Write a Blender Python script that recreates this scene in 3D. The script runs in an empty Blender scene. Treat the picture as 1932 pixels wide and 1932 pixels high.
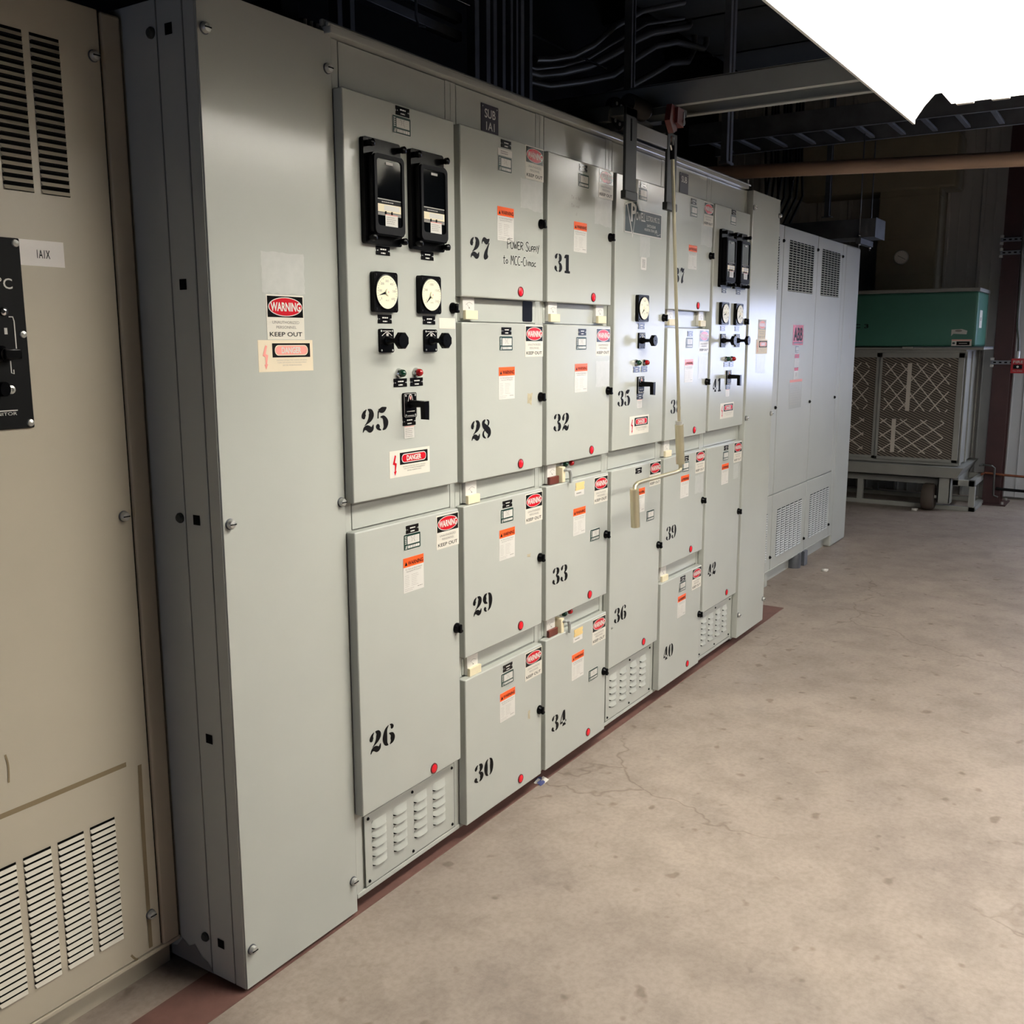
import bpy, bmesh, math, random
from mathutils import Vector, Matrix
random.seed(7)
C = bpy.context.scene.collection
SC = bpy.context.scene
PI = math.pi

# ------------------------------------------------------------------ camera
CAM_LOC = Vector((0.0, -1.6, 1.49))
PITCH, YAW, ROLL = math.radians(9.86), math.radians(32.86), math.radians(-0.09)
F_PX = 1850.6
fw = Vector((math.cos(YAW)*math.cos(PITCH), math.sin(YAW)*math.cos(PITCH), -math.sin(PITCH)))
rt = Vector((math.sin(YAW), -math.cos(YAW), 0))
up = rt.cross(fw)
rt, up = math.cos(ROLL)*rt + math.sin(ROLL)*up, -math.sin(ROLL)*rt + math.cos(ROLL)*up
cam_d = bpy.data.cameras.new('camera')
cam_d.sensor_width = 36.0
cam_d.lens = F_PX/1932*36.0
cam_d.clip_start = 0.05
cam = bpy.data.objects.new('camera', cam_d)
C.objects.link(cam)
cam.matrix_world = Matrix(((rt.x, up.x, -fw.x, CAM_LOC.x), (rt.y, up.y, -fw.y, CAM_LOC.y), (rt.z, up.z, -fw.z, CAM_LOC.z), (0, 0, 0, 1)))
SC.camera = cam

# ------------------------------------------------------------------ world, exposure
w = bpy.data.worlds.new('world'); SC.world = w; w.use_nodes = True
w.node_tree.nodes['Background'].inputs[0].default_value = (0.5, 0.6, 0.8, 1)
w.node_tree.nodes['Background'].inputs[1].default_value = 0.004
SC.view_settings.view_transform = 'Standard'
SC.view_settings.look = 'None'
SC.view_settings.gamma = 1.0
SC.view_settings.exposure = 0.0
SC.view_settings.use_curve_mapping = False
TUBE_POWER = 42.0        # fluorescent tubes of the hanging lights
FILL_TUBE_POWER = 72.0
MID_POWER = 38.0
WINDOW_POWER = 6.5       # daylit frosted panes
COOL_FILL_POWER = 95.0
REAR_FILL_POWER = 2.2

# ------------------------------------------------------------------ materials
def lin(c):
    return tuple(((v/255)/12.92 if v/255 <= 0.04045 else ((v/255+0.055)/1.055)**2.4) for v in c)

def mat(name, rgb, rough=0.5, metal=0.0, spec=0.5, bump=None, vary=None, coat=0.0):
    m = bpy.data.materials.new(name); m.use_nodes = True
    nt = m.node_tree; b = nt.nodes['Principled BSDF']
    c = lin(rgb)
    b.inputs['Base Color'].default_value = (*c, 1)
    b.inputs['Roughness'].default_value = rough
    b.inputs['Metallic'].default_value = metal
    b.inputs['Specular IOR Level'].default_value = spec
    b.inputs['Coat Weight'].default_value = coat
    tc = nt.nodes.new('ShaderNodeTexCoord')
    if vary:                                   # (scale, amount): blotchy colour
        sc, am = vary
        n = nt.nodes.new('ShaderNodeTexNoise'); n.inputs['Scale'].default_value = sc; n.inputs['Detail'].default_value = 5
        nt.links.new(tc.outputs['Object'], n.inputs['Vector'])
        r = nt.nodes.new('ShaderNodeValToRGB')
        r.color_ramp.elements[0].position = 0.3; r.color_ramp.elements[1].position = 0.7
        r.color_ramp.elements[0].color = (*[v*(1-am) for v in c], 1)
        r.color_ramp.elements[1].color = (*[min(1, v*(1+am*0.6)) for v in c], 1)
        nt.links.new(n.outputs['Fac'], r.inputs[0]); nt.links.new(r.outputs[0], b.inputs['Base Color'])
    if bump:                                   # list of (scale, strength, distance)
        prev = None
        for sc, st, di in bump:
            n = nt.nodes.new('ShaderNodeTexNoise'); n.inputs['Scale'].default_value = sc; n.inputs['Detail'].default_value = 2
            nt.links.new(tc.outputs['Object'], n.inputs['Vector'])
            bp = nt.nodes.new('ShaderNodeBump'); bp.inputs['Strength'].default_value = st; bp.inputs['Distance'].default_value = di
            nt.links.new(n.outputs['Fac'], bp.inputs['Height'])
            if prev: nt.links.new(prev.outputs['Normal'], bp.inputs['Normal'])
            prev = bp
        nt.links.new(prev.outputs['Normal'], b.inputs['Normal'])
    return m

def emis(name, rgb, power, base=(220, 220, 220)):
    m = mat(name, base, 0.5)
    b = m.node_tree.nodes['Principled BSDF']
    b.inputs['Emission Color'].default_value = (*rgb, 1)
    b.inputs['Emission Strength'].default_value = power
    return m

M = {}
ORANGE_PEEL = [(1.6, 0.006, 0.02), (260.0, 0.035, 0.002)]
M['paint'] = mat('gray_enamel', (174, 176, 168), 0.19, spec=0.5, bump=ORANGE_PEEL, vary=(2.2, 0.05))
M['paint_far'] = mat('light_gray_enamel', (178, 180, 173), 0.42, bump=[(300, 0.08, 0.002)], vary=(3, 0.05))
M['beige'] = mat('beige_enamel', (184, 175, 156), 0.36, bump=[(2.5, 0.06, 0.02), (300, 0.06, 0.002)], vary=(1.6, 0.07))
M['stain'] = mat('adhesive_brown', (128, 112, 84), 0.7)
M['dark'] = mat('dark_gap', (9, 9, 9), 0.9, spec=0.1)
M['black'] = mat('black_plastic', (8, 8, 9), 0.25, spec=0.12)
M['blackm'] = mat('black_matte', (14, 14, 15), 0.55, spec=0.12)
M['glass'] = mat('dark_glass', (6, 8, 10), 0.06, spec=0.3)
M['white'] = mat('white_vinyl', (214, 211, 203), 0.25, spec=0.4)
M['card'] = mat('white_card', (244, 238, 232), 0.5)
M['oldtape'] = mat('old_tape', (166, 156, 128), 0.6, vary=(60, 0.25))
M['cream'] = mat('cream_vinyl', (218, 213, 199), 0.25, spec=0.4)
M['faded'] = mat('faded_pink', (232, 150, 138), 0.5)
M['fadedbg'] = mat('faded_cream', (222, 208, 180), 0.5)
M['ink'] = mat('black_ink', (9, 8, 8), 0.5, spec=0.12)
M['nameblack'] = mat('engraved_black', (12, 11, 11), 0.18, spec=0.45)
M['grayink'] = mat('gray_ink', (120, 116, 110), 0.5)
M['softink'] = mat('pale_ink', (168, 163, 156), 0.5)
M['red'] = mat('sign_red', (190, 22, 36), 0.22)
M['orange'] = mat('label_orange', (234, 92, 38), 0.22)
M['green'] = mat('label_green', (12, 50, 42), 0.3)
M['plate'] = mat('dark_green_plate', (22, 42, 38), 0.35, spec=0.3)
M['subplate'] = mat('purple_gray_plate', (46, 41, 48), 0.4, spec=0.2)
M['brown'] = mat('brown_plastic', (96, 42, 30), 0.4)
M['almond'] = mat('almond_plastic', (226, 214, 180), 0.4)
M['yellow'] = mat('manila_plate', (226, 196, 132), 0.45)
M['dial'] = mat('dial_cream', (236, 230, 200), 0.35)
M['residue'] = mat('tape_residue', (186, 187, 181), 0.24, spec=0.5, vary=(40, 0.05))
M['btnred'] = mat('red_pushbutton', (216, 22, 38), 0.25)
M['btnrim'] = mat('dark_red_rim', (96, 10, 16), 0.4)
M['chrome'] = mat('chrome', (205, 205, 205), 0.15, metal=1)
M['zinc'] = mat('zinc_bolt', (190, 190, 184), 0.4, metal=0.7)
M['galv'] = mat('galvanized', (120, 124, 130), 0.45, metal=0.7, vary=(9, 0.25))
M['galvd'] = mat('dull_galvanized', (100, 103, 108), 0.55, metal=0.25, vary=(7, 0.25))
M['conduit'] = mat('conduit_steel', (88, 88, 84), 0.42, metal=0.6)
M['brass'] = mat('plated_rod', (190, 182, 154), 0.32, metal=0.7)
M['lensg'] = mat('green_lens', (8, 52, 34), 0.15)
M['lensr'] = mat('red_lens', (150, 14, 18), 0.15)
M['hoistgray'] = mat('hoist_gray', (146, 148, 144), 0.45, vary=(6, 0.1))
M['strap'] = mat('arm_gray', (54, 56, 52), 0.5, spec=0.3)
M['hookred'] = mat('hook_red', (92, 36, 32), 0.45)
M['cable'] = mat('steel_cable', (44, 42, 40), 0.5, metal=0.5)
M['pipe'] = mat('brown_pipe', (168, 140, 118), 0.5, vary=(4, 0.12))
M['acgreen'] = mat('green_enamel', (58, 112, 96), 0.5, bump=[(120, 0.05, 0.003)], vary=(3, 0.08))
M['acgray'] = mat('dusty_gray', (146, 146, 140), 0.6, vary=(4, 0.12))
M['wire'] = mat('light_wire', (206, 198, 186), 0.6)
M['rubber'] = mat('rubber', (72, 62, 54), 0.8)
M['col'] = mat('oxide_red_steel', (58, 27, 27), 0.5, vary=(5, 0.2))
M['wall'] = mat('siding_gray', (176, 174, 168), 0.5, vary=(3, 0.08))
M['walldim'] = mat('dim_wall', (84, 82, 78), 0.7, spec=0.2, vary=(1.5, 0.1))  # unseen rear and right walls, toned dark to cut bounced light
M['liner'] = mat('white_liner', (196, 198, 200), 0.45, vary=(3, 0.05))
M['tan'] = mat('tan_insulation', (132, 124, 102), 0.8, vary=(3, 0.12), bump=[(40, 0.2, 0.01)])
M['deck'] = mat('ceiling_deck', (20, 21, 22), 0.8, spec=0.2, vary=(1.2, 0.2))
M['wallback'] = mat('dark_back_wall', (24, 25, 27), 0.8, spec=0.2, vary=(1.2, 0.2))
M['ductd'] = mat('dusty_duct', (60, 64, 66), 0.7, vary=(2, 0.15))
M['firered'] = mat('alarm_red', (170, 24, 34), 0.4)
M['copper'] = mat('copper_line', (120, 70, 48), 0.4, metal=0.6)
M['redfloor'] = mat('red_oxide_paint', (106, 74, 66), 0.65, vary=(18, 0.18), bump=[(60, 0.2, 0.004)])
M['wrapper'] = mat('wrapper_blue', (70, 76, 120), 0.4)
M['paper'] = mat('paper', (220, 215, 206), 0.6)
M['reflector'] = mat('white_reflector', (205, 203, 196), 0.35)
M['tube'] = emis('lit_tube', (1.0, 0.965, 0.90), TUBE_POWER)
M['tubefill'] = emis('lit_tube_fill', (1.0, 0.97, 0.92), FILL_TUBE_POWER)
M['tubemid'] = emis('lit_tube_mid', (1.0, 0.97, 0.92), MID_POWER)
M['pane'] = emis('daylit_pane', (0.60, 0.68, 1.0), WINDOW_POWER)
M['tubecoolfill'] = emis('lit_tube_cool_fill', (0.84, 0.92, 1.0), COOL_FILL_POWER)
M['panefill'] = emis('rear_fill_pane', (0.5, 0.64, 1.0), REAR_FILL_POWER)

def concrete():
    m = bpy.data.materials.new('worn_concrete'); m.use_nodes = True
    nt = m.node_tree; b = nt.nodes['Principled BSDF']; N = nt.nodes.new; L = nt.links.new
    tc = N('ShaderNodeTexCoord')
    def noise(sc, det=6, ro=0.6):
        n = N('ShaderNodeTexNoise'); n.inputs['Scale'].default_value = sc; n.inputs['Detail'].default_value = det
        n.inputs['Roughness'].default_value = ro; L(tc.outputs['Object'], n.inputs['Vector']); return n
    def ramp(n, p0, c0, p1, c1):
        r = N('ShaderNodeValToRGB'); e = r.color_ramp.elements
        e[0].position = p0; e[1].position = p1; e[0].color = (*c0, 1); e[1].color = (*c1, 1)
        L(n.outputs[0], r.inputs[0]); return r
    def mul(a, bb, fac=1.0):
        x = N('ShaderNodeMixRGB'); x.blend_type = 'MULTIPLY'; x.inputs[0].default_value = fac
        L(a.outputs[0], x.inputs[1]); L(bb.outputs[0], x.inputs[2]); return x
    base = ramp(noise(1.1), 0.3, lin((141, 128, 118)), 0.7, lin((161, 147, 135)))
    blot = ramp(noise(5.0, 8, 0.7), 0.36, (0.78, 0.77, 0.76), 0.56, (1, 1, 1))
    grit = ramp(noise(60, 3), 0.35, (0.86, 0.86, 0.86), 0.6, (1, 1, 1))
    spots = ramp(noise(14, 2, 0.4), 0.27, (0.55, 0.5, 0.46), 0.34, (1, 1, 1))
    c = mul(mul(mul(base, blot), grit), spots, 0.8)
    # hairline cracks: cell borders of a warped voronoi, kept only in some areas
    wp = noise(2.0, 4)
    mx = N('ShaderNodeMixRGB'); mx.blend_type = 'ADD'; mx.inputs[0].default_value = 0.5
    L(tc.outputs['Object'], mx.inputs[1]); L(wp.outputs['Color'], mx.inputs[2])
    v = N('ShaderNodeTexVoronoi'); v.feature = 'DISTANCE_TO_EDGE'; v.inputs['Scale'].default_value = 0.55
    L(mx.outputs[0], v.inputs['Vector'])
    cr = ramp(v, 0.0, (0.5, 0.46, 0.42), 0.004, (1, 1, 1))
    msk = ramp(noise(0.6, 2), 0.48, (0, 0, 0), 0.58, (0.7, 0.7, 0.7))
    x = N('ShaderNodeMixRGB'); x.blend_type = 'MULTIPLY'
    L(msk.outputs[0], x.inputs[0]); L(c.outputs[0], x.inputs[1]); L(cr.outputs[0], x.inputs[2])
    L(x.outputs[0], b.inputs['Base Color'])
    rr = ramp(noise(3.0, 5), 0.3, (0.42,)*3, 0.7, (0.62,)*3); L(rr.outputs[0], b.inputs['Roughness'])
    bp = N('ShaderNodeBump'); bp.inputs['Strength'].default_value = 0.12; bp.inputs['Distance'].default_value = 0.004
    L(grit.outputs[0], bp.inputs['Height']); L(bp.outputs[0], b.inputs['Normal'])
    return m
M['concrete'] = concrete()

def screen_mat():
    m = mat('expanded_metal', (112, 98, 82), 0.6)
    nt = m.node_tree; b = nt.nodes['Principled BSDF']; N = nt.nodes.new; L = nt.links.new
    tc = N('ShaderNodeTexCoord'); mp = N('ShaderNodeMapping'); mp.inputs['Rotation'].default_value = (0, math.radians(-24), 0)
    L(tc.outputs['Object'], mp.inputs[0])
    wv = N('ShaderNodeTexWave'); wv.wave_type = 'BANDS'; wv.bands_direction = 'Z'; wv.inputs['Scale'].default_value = 16
    L(mp.outputs[0], wv.inputs['Vector'])
    r = N('ShaderNodeValToRGB'); r.color_ramp.elements[0].position = 0.42; r.color_ramp.elements[1].position = 0.6
    r.color_ramp.elements[0].color = (*lin((40, 34, 29)), 1); r.color_ramp.elements[1].color = (*lin((134, 122, 108)), 1)
    L(wv.outputs['Fac'], r.inputs[0]); L(r.outputs[0], b.inputs['Base Color'])
    return m
M['screen'] = screen_mat()

# ------------------------------------------------------------------ mesh helpers
class MB:
    """collects shapes, each with a material, then links them as ONE mesh object"""
    def __init__(s): s.bm = bmesh.new(); s.mats = []; s.bx = s.bm.faces.layers.int.new('bx')
    def mi(s, m):
        if m not in s.mats: s.mats.append(m)
        return s.mats.index(m)
    def box(s, x0, x1, y0, y1, z0, z1, m, b=0.0, seg=2):
        bm = s.bm; i = s.mi(m)
        if x0 > x1: x0, x1 = x1, x0
        if y0 > y1: y0, y1 = y1, y0
        if z0 > z1: z0, z1 = z1, z0
        g = bmesh.ops.create_cube(bm, size=1.0)
        vs = g['verts']
        for v in vs:
            v.co = Vector(((x0+x1)/2 + v.co.x*(x1-x0), (y0+y1)/2 + v.co.y*(y1-y0), (z0+z1)/2 + v.co.z*(z1-z0)))
        fs = set(f for v in vs for f in v.link_faces)
        for f in fs: f.material_index = i; f[s.bx] = 1
        if b > 0:
            es = list(set(e for v in vs for e in v.link_edges))
            r = bmesh.ops.bevel(bm, geom=es, offset=min(b, 0.49*min(x1-x0, y1-y0, z1-z0)), segments=seg, affect='EDGES', profile=0.5)
            for f in r['faces']:
                f.material_index = i; f.normal_update(); f.smooth = max(abs(c) for c in f.normal) < 0.9999
        return s
    def cyl(s, p0, p1, r, m, n=20, r2=None, caps=True):
        bm = s.bm; i = s.mi(m); p0 = Vector(p0); p1 = Vector(p1); r2 = r if r2 is None else r2
        d = (p1-p0).normalized()
        a = d.orthogonal().normalized() if abs(d.z) > 0.9 or abs(d.z) < 0.9 else d.orthogonal()
        b = d.cross(a)
        A = []; B = []
        for k in range(n):
            t = 2*PI*(k+0.5)/n; o = a*math.cos(t) + b*math.sin(t)
            A.append(bm.verts.new(p0+o*r)); B.append(bm.verts.new(p1+o*r2))
        for k in range(n):
            f = bm.faces.new((A[k], A[(k+1) % n], B[(k+1) % n], B[k])); f.material_index = i; f.smooth = True
        if caps:
            f = bm.faces.new(A[::-1]); f.material_index = i
            f = bm.faces.new(B); f.material_index = i
        return s
    def tube(s, pts, r, m, n=12):
        bm = s.bm; i = s.mi(m); pts = [Vector(p) for p in pts]; rings = []
        a = None
        for k, p in enumerate(pts):
            d = (pts[min(k+1, len(pts)-1)] - pts[max(k-1, 0)]).normalized()
            if a is None: a = d.orthogonal().normalized()
            a = (a - d*a.dot(d)).normalized(); b = d.cross(a)
            rr = r[k] if isinstance(r, (list, tuple)) else r
            rings.append([bm.verts.new(p + (a*math.cos(2*PI*j/n) + b*math.sin(2*PI*j/n))*rr) for j in range(n)])
        for k in range(len(rings)-1):
            for j in range(n):
                f = bm.faces.new((rings[k][j], rings[k][(j+1) % n], rings[k+1][(j+1) % n], rings[k+1][j])); f.material_index = i; f.smooth = True
        for q in (rings[0][::-1], rings[-1]):
            f = bm.faces.new(q); f.material_index = i
        return s
    def lathe(s, prof, c, axis, m, n=20):
        """prof: (radius, height along axis); axis a unit Vector"""
        bm = s.bm; i = s.mi(m); c = Vector(c); axis = Vector(axis); a = axis.orthogonal().normalized(); b = axis.cross(a)
        rings = []
        for r, h in prof:
            rings.append([bm.verts.new(c + axis*h + (a*math.cos(2*PI*(j+.5)/n) + b*math.sin(2*PI*(j+.5)/n))*max(r, 1e-5)) for j in range(n)])
        for k in range(len(rings)-1):
            for j in range(n):
                f = bm.faces.new((rings[k][j], rings[k][(j+1) % n], rings[k+1][(j+1) % n], rings[k+1][j])); f.material_index = i; f.smooth = True
        for q in (rings[0][::-1], rings[-1]):
            f = bm.faces.new(q); f.material_index = i
        return s
    def face(s, pts, m):
        f = s.bm.faces.new([s.bm.verts.new(p) for p in pts]); f.material_index = s.mi(m); return s
    def flat(s, poly, y, m):
        """a face in the plane of the front, seen from -Y; poly is (x, z)"""
        ar = sum(poly[k][0]*poly[(k+1) % len(poly)][1] - poly[(k+1) % len(poly)][0]*poly[k][1] for k in range(len(poly)))
        if ar < 0: poly = poly[::-1]
        return s.face([(x, y, z) for x, z in poly], m)
    def rect(s, x0, x1, z0, z1, y, m): return s.flat([(x0, z0), (x1, z0), (x1, z1), (x0, z1)], y, m)
    def prism(s, poly, y0, y1, m):
        """polygon (x, z) extruded from y0 (front) to y1 (back)"""
        ar = sum(poly[k][0]*poly[(k+1) % len(poly)][1] - poly[(k+1) % len(poly)][0]*poly[k][1] for k in range(len(poly)))
        if ar < 0: poly = poly[::-1]
        n = len(poly); bm = s.bm; i = s.mi(m)
        A = [bm.verts.new((x, y0, z)) for x, z in poly]; B = [bm.verts.new((x, y1, z)) for x, z in poly]
        bm.faces.new(A).material_index = i; bm.faces.new(B[::-1]).material_index = i
        for k in range(n):
            f = bm.faces.new((A[k], B[k], B[(k+1) % n], A[(k+1) % n])); f.material_index = i; f.smooth = True
        return s
    def text(s, t, x0, x1, z0, z1, y, m, bold=0.0):
        vs, fs, bb = glyphs(t, bold); i = s.mi(m)
        sx = (x1-x0)/(bb[1]-bb[0]); sz = (z1-z0)/(bb[3]-bb[2])
        V = [s.bm.verts.new((x0+(a-bb[0])*sx, y, z0+(b-bb[2])*sz)) for a, b in vs]
        for f in fs:
            try: s.bm.faces.new([V[k] for k in f]).material_index = i
            except ValueError: pass
        return s
    def build(s, name, parent=None, loc=(0, 0, 0), smooth=True):
        me = bpy.data.meshes.new(name); s.bm.normal_update()
        for f in s.bm.faces:
            if f[s.bx] and max(abs(c) for c in f.normal) > 0.9999: f.smooth = False
        s.bm.to_mesh(me); s.bm.free()
        for m in s.mats: me.materials.append(M[m] if isinstance(m, str) else m)
        if smooth:
            sm = [p.use_smooth for p in me.polygons]; me.set_sharp_from_angle(angle=math.radians(38)); me.polygons.foreach_set('use_smooth', sm)
        o = bpy.data.objects.new(name, me); C.objects.link(o); o.location = loc
        if parent: o.parent = parent
        return o

_gl = {}
def glyphs(t, bold=0.0):
    k = (t, bold)
    if k not in _gl:
        cu = bpy.data.curves.new('t', 'FONT'); cu.body = t; cu.size = 1.0; cu.resolution_u = 3; cu.offset = bold; cu.fill_mode = 'FRONT'
        ob = bpy.data.objects.new('t', cu); C.objects.link(ob)
        dg = bpy.context.evaluated_depsgraph_get()
        me = bpy.data.meshes.new_from_object(ob.evaluated_get(dg))
        vs = [(v.co.x, v.co.y) for v in me.vertices]; fs = [tuple(p.vertices) for p in me.polygons]
        fs = [f if poly_area([vs[q] for q in f]) > 0 else f[::-1] for f in fs]
        bb = (min(v[0] for v in vs), max(v[0] for v in vs), min(v[1] for v in vs), max(v[1] for v in vs))
        _gl[k] = (vs, fs, bb)
        C.objects.unlink(ob); bpy.data.objects.remove(ob); bpy.data.meshes.remove(me); bpy.data.curves.remove(cu)
    return _gl[k]
def poly_area(p): return sum(p[k][0]*p[(k+1) % len(p)][1] - p[(k+1) % len(p)][0]*p[k][1] for k in range(len(p)))

def ellipse(cx, cz, a, b, n=32): return [(cx+a*math.cos(2*PI*k/n), cz+b*math.sin(2*PI*k/n)) for k in range(n)]
def rrect(x0, x1, z0, z1, r, n=5):
    p = []
    for cx, cz, a0 in ((x1-r, z0+r, -90), (x1-r, z1-r, 0), (x0+r, z1-r, 90), (x0+r, z0+r, 180)):
        for k in range(n+1):
            a = math.radians(a0+90*k/n); p.append((cx+r*math.cos(a), cz+r*math.sin(a)))
    return p
def ribbon(pts, n=6):
    """(x, z, width) control points -> outline polygon of a stroke of changing width"""
    P = [pts[0]] + list(pts) + [pts[-1]]; S = []
    for k in range(1, len(P)-2):
        for j in range(n):
            t = j/n
            S.append([0.5*((2*P[k][q]) + (-P[k-1][q]+P[k+1][q])*t + (2*P[k-1][q]-5*P[k][q]+4*P[k+1][q]-P[k+2][q])*t*t + (-P[k-1][q]+3*P[k][q]-3*P[k+1][q]+P[k+2][q])*t**3) for q in range(3)])
    S.append(list(pts[-1])); Lf, Rt = [], []
    for k, (x, z, wd) in enumerate(S):
        a, b = S[max(k-1, 0)], S[min(k+1, len(S)-1)]
        dx, dz = b[0]-a[0], b[1]-a[1]; l = math.hypot(dx, dz) or 1
        Lf.append((x-dz/l*wd/2, z+dx/l*wd/2)); Rt.append((x+dz/l*wd/2, z-dx/l*wd/2))
    return Lf, Rt
def stroke(mb, pts, y, m, X=lambda x: x, Z=lambda z: z, n=6):
    Lf, Rt = ribbon(pts, n); i = mb.mi(m)
    A = [mb.bm.verts.new((X(x), y, Z(z))) for x, z in Lf]; B = [mb.bm.verts.new((X(x), y, Z(z))) for x, z in Rt]
    for k in range(len(A)-1): mb.bm.faces.new((B[k], B[k+1], A[k+1], A[k])).material_index = i

def thing(name, label, cat, loc=(0, 0, 0), rotz=0, group=None):
    o = bpy.data.objects.new(name, None); C.objects.link(o); o.location = loc; o.rotation_euler = (0, 0, rotz)
    o.empty_display_size = 0.05
    return tag(o, label, cat, group)
def tag(o, label, cat, group=None):
    o['label'] = label; o['category'] = cat
    if group: o['group'] = group
    return o
def struct(o): o['kind'] = 'structure'; return o

PROTO = {}
def put(key, maker, parent, loc, name=None, label=None):
    """first use builds the piece, every later use is a copy of it and of its children"""
    if key not in PROTO:
        o = maker(); PROTO[key] = o; o.parent = parent; o.location = loc
    else:
        src = PROTO[key]; o = src.copy(); C.objects.link(o); o.parent = parent; o.location = loc
        for ch in src.children:
            c = ch.copy(); C.objects.link(c); c.parent = o
    if label: o['label'] = label
    return o

def louver(mb, x0, x1, z0, z1, y, d, m, opn_shade='dark', rounded=False):
    """a pressed hood: flush at the top, standing out by d at its open bottom"""
    i = mb.mi(m); nu, nv = (8, 4) if rounded else (1, 1); G = []
    if not rounded:
        k = 0.002; h_ = z1-z0; z1 = z0+h_*0.60; mb.rect(x0, x1, z1, z0+h_, y-0.0003, opn_shade)
        a, b = (x0, y, z1), (x1, y, z1); c, e = (x0+k, y-d, z0+0.001), (x1-k, y-d, z0+0.001)
        q0, q1 = (x0, y, z0), (x1, y, z0)
        mb.face([c, e, b, a], m); mb.face([q0, c, a], m); mb.face([e, q1, b], m)
        mb.face([q0, q1, e, c], opn_shade)
        return
    for v in range(nv+1):
        t = v/nv; row = []
        for u in range(nu+1):
            q = -1+2*u/nu; pr = d*t**1.3*max(0, 1-abs(q)**4)**0.5
            zz = z1-(z1-z0)*t + (0.22*(z1-z0))*abs(q)**4*(t if t > 0.5 else 0.0)
            row.append(mb.bm.verts.new((x0+(x1-x0)*u/nu, y-pr, zz)))
        G.append(row)
    for v in range(nv):
        for u in range(nu):
            f = mb.bm.faces.new((G[v+1][u], G[v+1][u+1], G[v][u+1], G[v][u])); f.material_index = i; f.smooth = True
    lo = [tuple(v.co) for v in G[nv]]
    for u in range(nu):
        a, b = lo[u], lo[u+1]
        if abs(a[1]-y)+abs(b[1]-y) < 1e-6: continue
        mb.face([(a[0], y, a[2]-0.0005), (b[0], y, b[2]-0.0005), b, a], opn_shade)
        mb.face([(a[0], y-0.0003, a[2]-0.0040), (b[0], y-0.0003, b[2]-0.0040), (b[0], y-0.0003, b[2]), (a[0], y-0.0003, a[2])], opn_shade)  # dark crescent painted on the sheet as the shade below the lip

def screw(mb, x, z, y, r=0.006, m='zinc', h=0.004):
    mb.lathe([(r, 0), (r, h*0.5), (r*0.75, h), (0.0005, h*1.15)], (x, y, z), (0, -1, 0), m, 12)
    mb.box(x-r*0.7, x+r*0.7, y-h*1.25, y-h*1.0, z-r*0.12, z+r*0.12, 'dark')

# ------------------------------------------------------------------ the setting
XF, XR, YB, YR, ZC = 10.40, -4.0, 2.5, -5.2, 4.4
b = MB(); b.box(XR, XF+0.3, YR, YB, -0.15, 0, 'concrete'); struct(b.build('floor', smooth=False))
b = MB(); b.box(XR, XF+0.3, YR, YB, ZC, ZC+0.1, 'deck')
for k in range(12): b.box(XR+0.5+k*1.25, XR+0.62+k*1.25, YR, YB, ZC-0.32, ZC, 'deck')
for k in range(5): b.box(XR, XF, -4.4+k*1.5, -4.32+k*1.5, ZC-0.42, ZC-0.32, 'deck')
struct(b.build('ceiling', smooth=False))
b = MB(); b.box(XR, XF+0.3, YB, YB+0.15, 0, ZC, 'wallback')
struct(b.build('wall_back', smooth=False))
# far wall with a window out of frame to the right; pressed ribs
W0, W1, WZ0, WZ1 = -4.0, -1.28, 0.96, 1.93
b = MB()
b.box(XF, XF+0.15, YR, W0, 0, ZC, 'wall'); b.box(XF, XF+0.15, W1, YB, 0, ZC, 'wall')
b.box(XF, XF+0.15, W0, W1, 0, WZ0, 'wall'); b.box(XF, XF+0.15, W0, W1, WZ1, ZC, 'wall')
y = 2.3
while y > -0.3:
    b.box(XF-0.028, XF, y-0.02, y+0.02, 0, ZC, 'wall', 0.008, 1)
    for q in (0.1, 0.2): b.box(XF-0.006, XF, y-q-0.006, y-q+0.006, 0, ZC, 'wall', 0.002, 1)
    y -= 0.305
struct(b.build('wall_far', smooth=False))
b = MB(); b.box(XR-0.15, XR, YR, YB, 0, ZC, 'walldim'); struct(b.build('wall_rear', smooth=False))
b = MB(); b.box(XR, XF+0.3, YR-0.15, YR, 0, ZC, 'walldim'); struct(b.build('wall_right', smooth=False))
def window(name, x0, x1, y0, y1, z0, z1, pane, ax):
    b = MB(); t = 0.05
    if ax == 'x':
        b.box(x0, x1, y0, y0+t, z0, z1, 'liner'); b.box(x0, x1, y1-t, y1, z0, z1, 'liner')
        b.box(x0, x1, y0, y1, z0, z0+t, 'liner'); b.box(x0, x1, y0, y1, z1-t, z1, 'liner')
        b.box(x0+0.02, x0+0.035, y0+t, y1-t, z0+t, z1-t, pane)
    else:
        b.box(x0, x0+t, y0, y1, z0, z1, 'liner'); b.box(x1-t, x1, y0, y1, z0, z1, 'liner')
        b.box(x0, x1, y0, y1, z0, z0+t, 'liner'); b.box(x0, x1, y0, y1, z1-t, z1, 'liner')
        b.box(x0+t, x1-t, y0+0.02, y0+0.035, z0+t, z1-t, pane)
    return struct(b.build(name, smooth=False))
window('window_1', XF-0.01, XF+0.12, W0, W1, WZ0, WZ1, 'pane', 'x')
window('added_window', XR-0.02, XR+0.06, -2.2, 0.6, 0.15, 1.0, 'panefill', 'x')  # added unseen rear pane, a weak blue fill for the end section side
# white liner sheet at the right of the steel column
b = MB(); b.box(XF-0.045, XF-0.03, -1.22, -0.47, 0.02, ZC, 'liner')
for k in range(8):
    y = -0.52-k*0.095
    b.box(XF-0.052, XF-0.045, y-0.004, y+0.004, 0.02, ZC, 'liner', 0.002, 1)
struct(b.build('trim_1', smooth=False))
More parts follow.
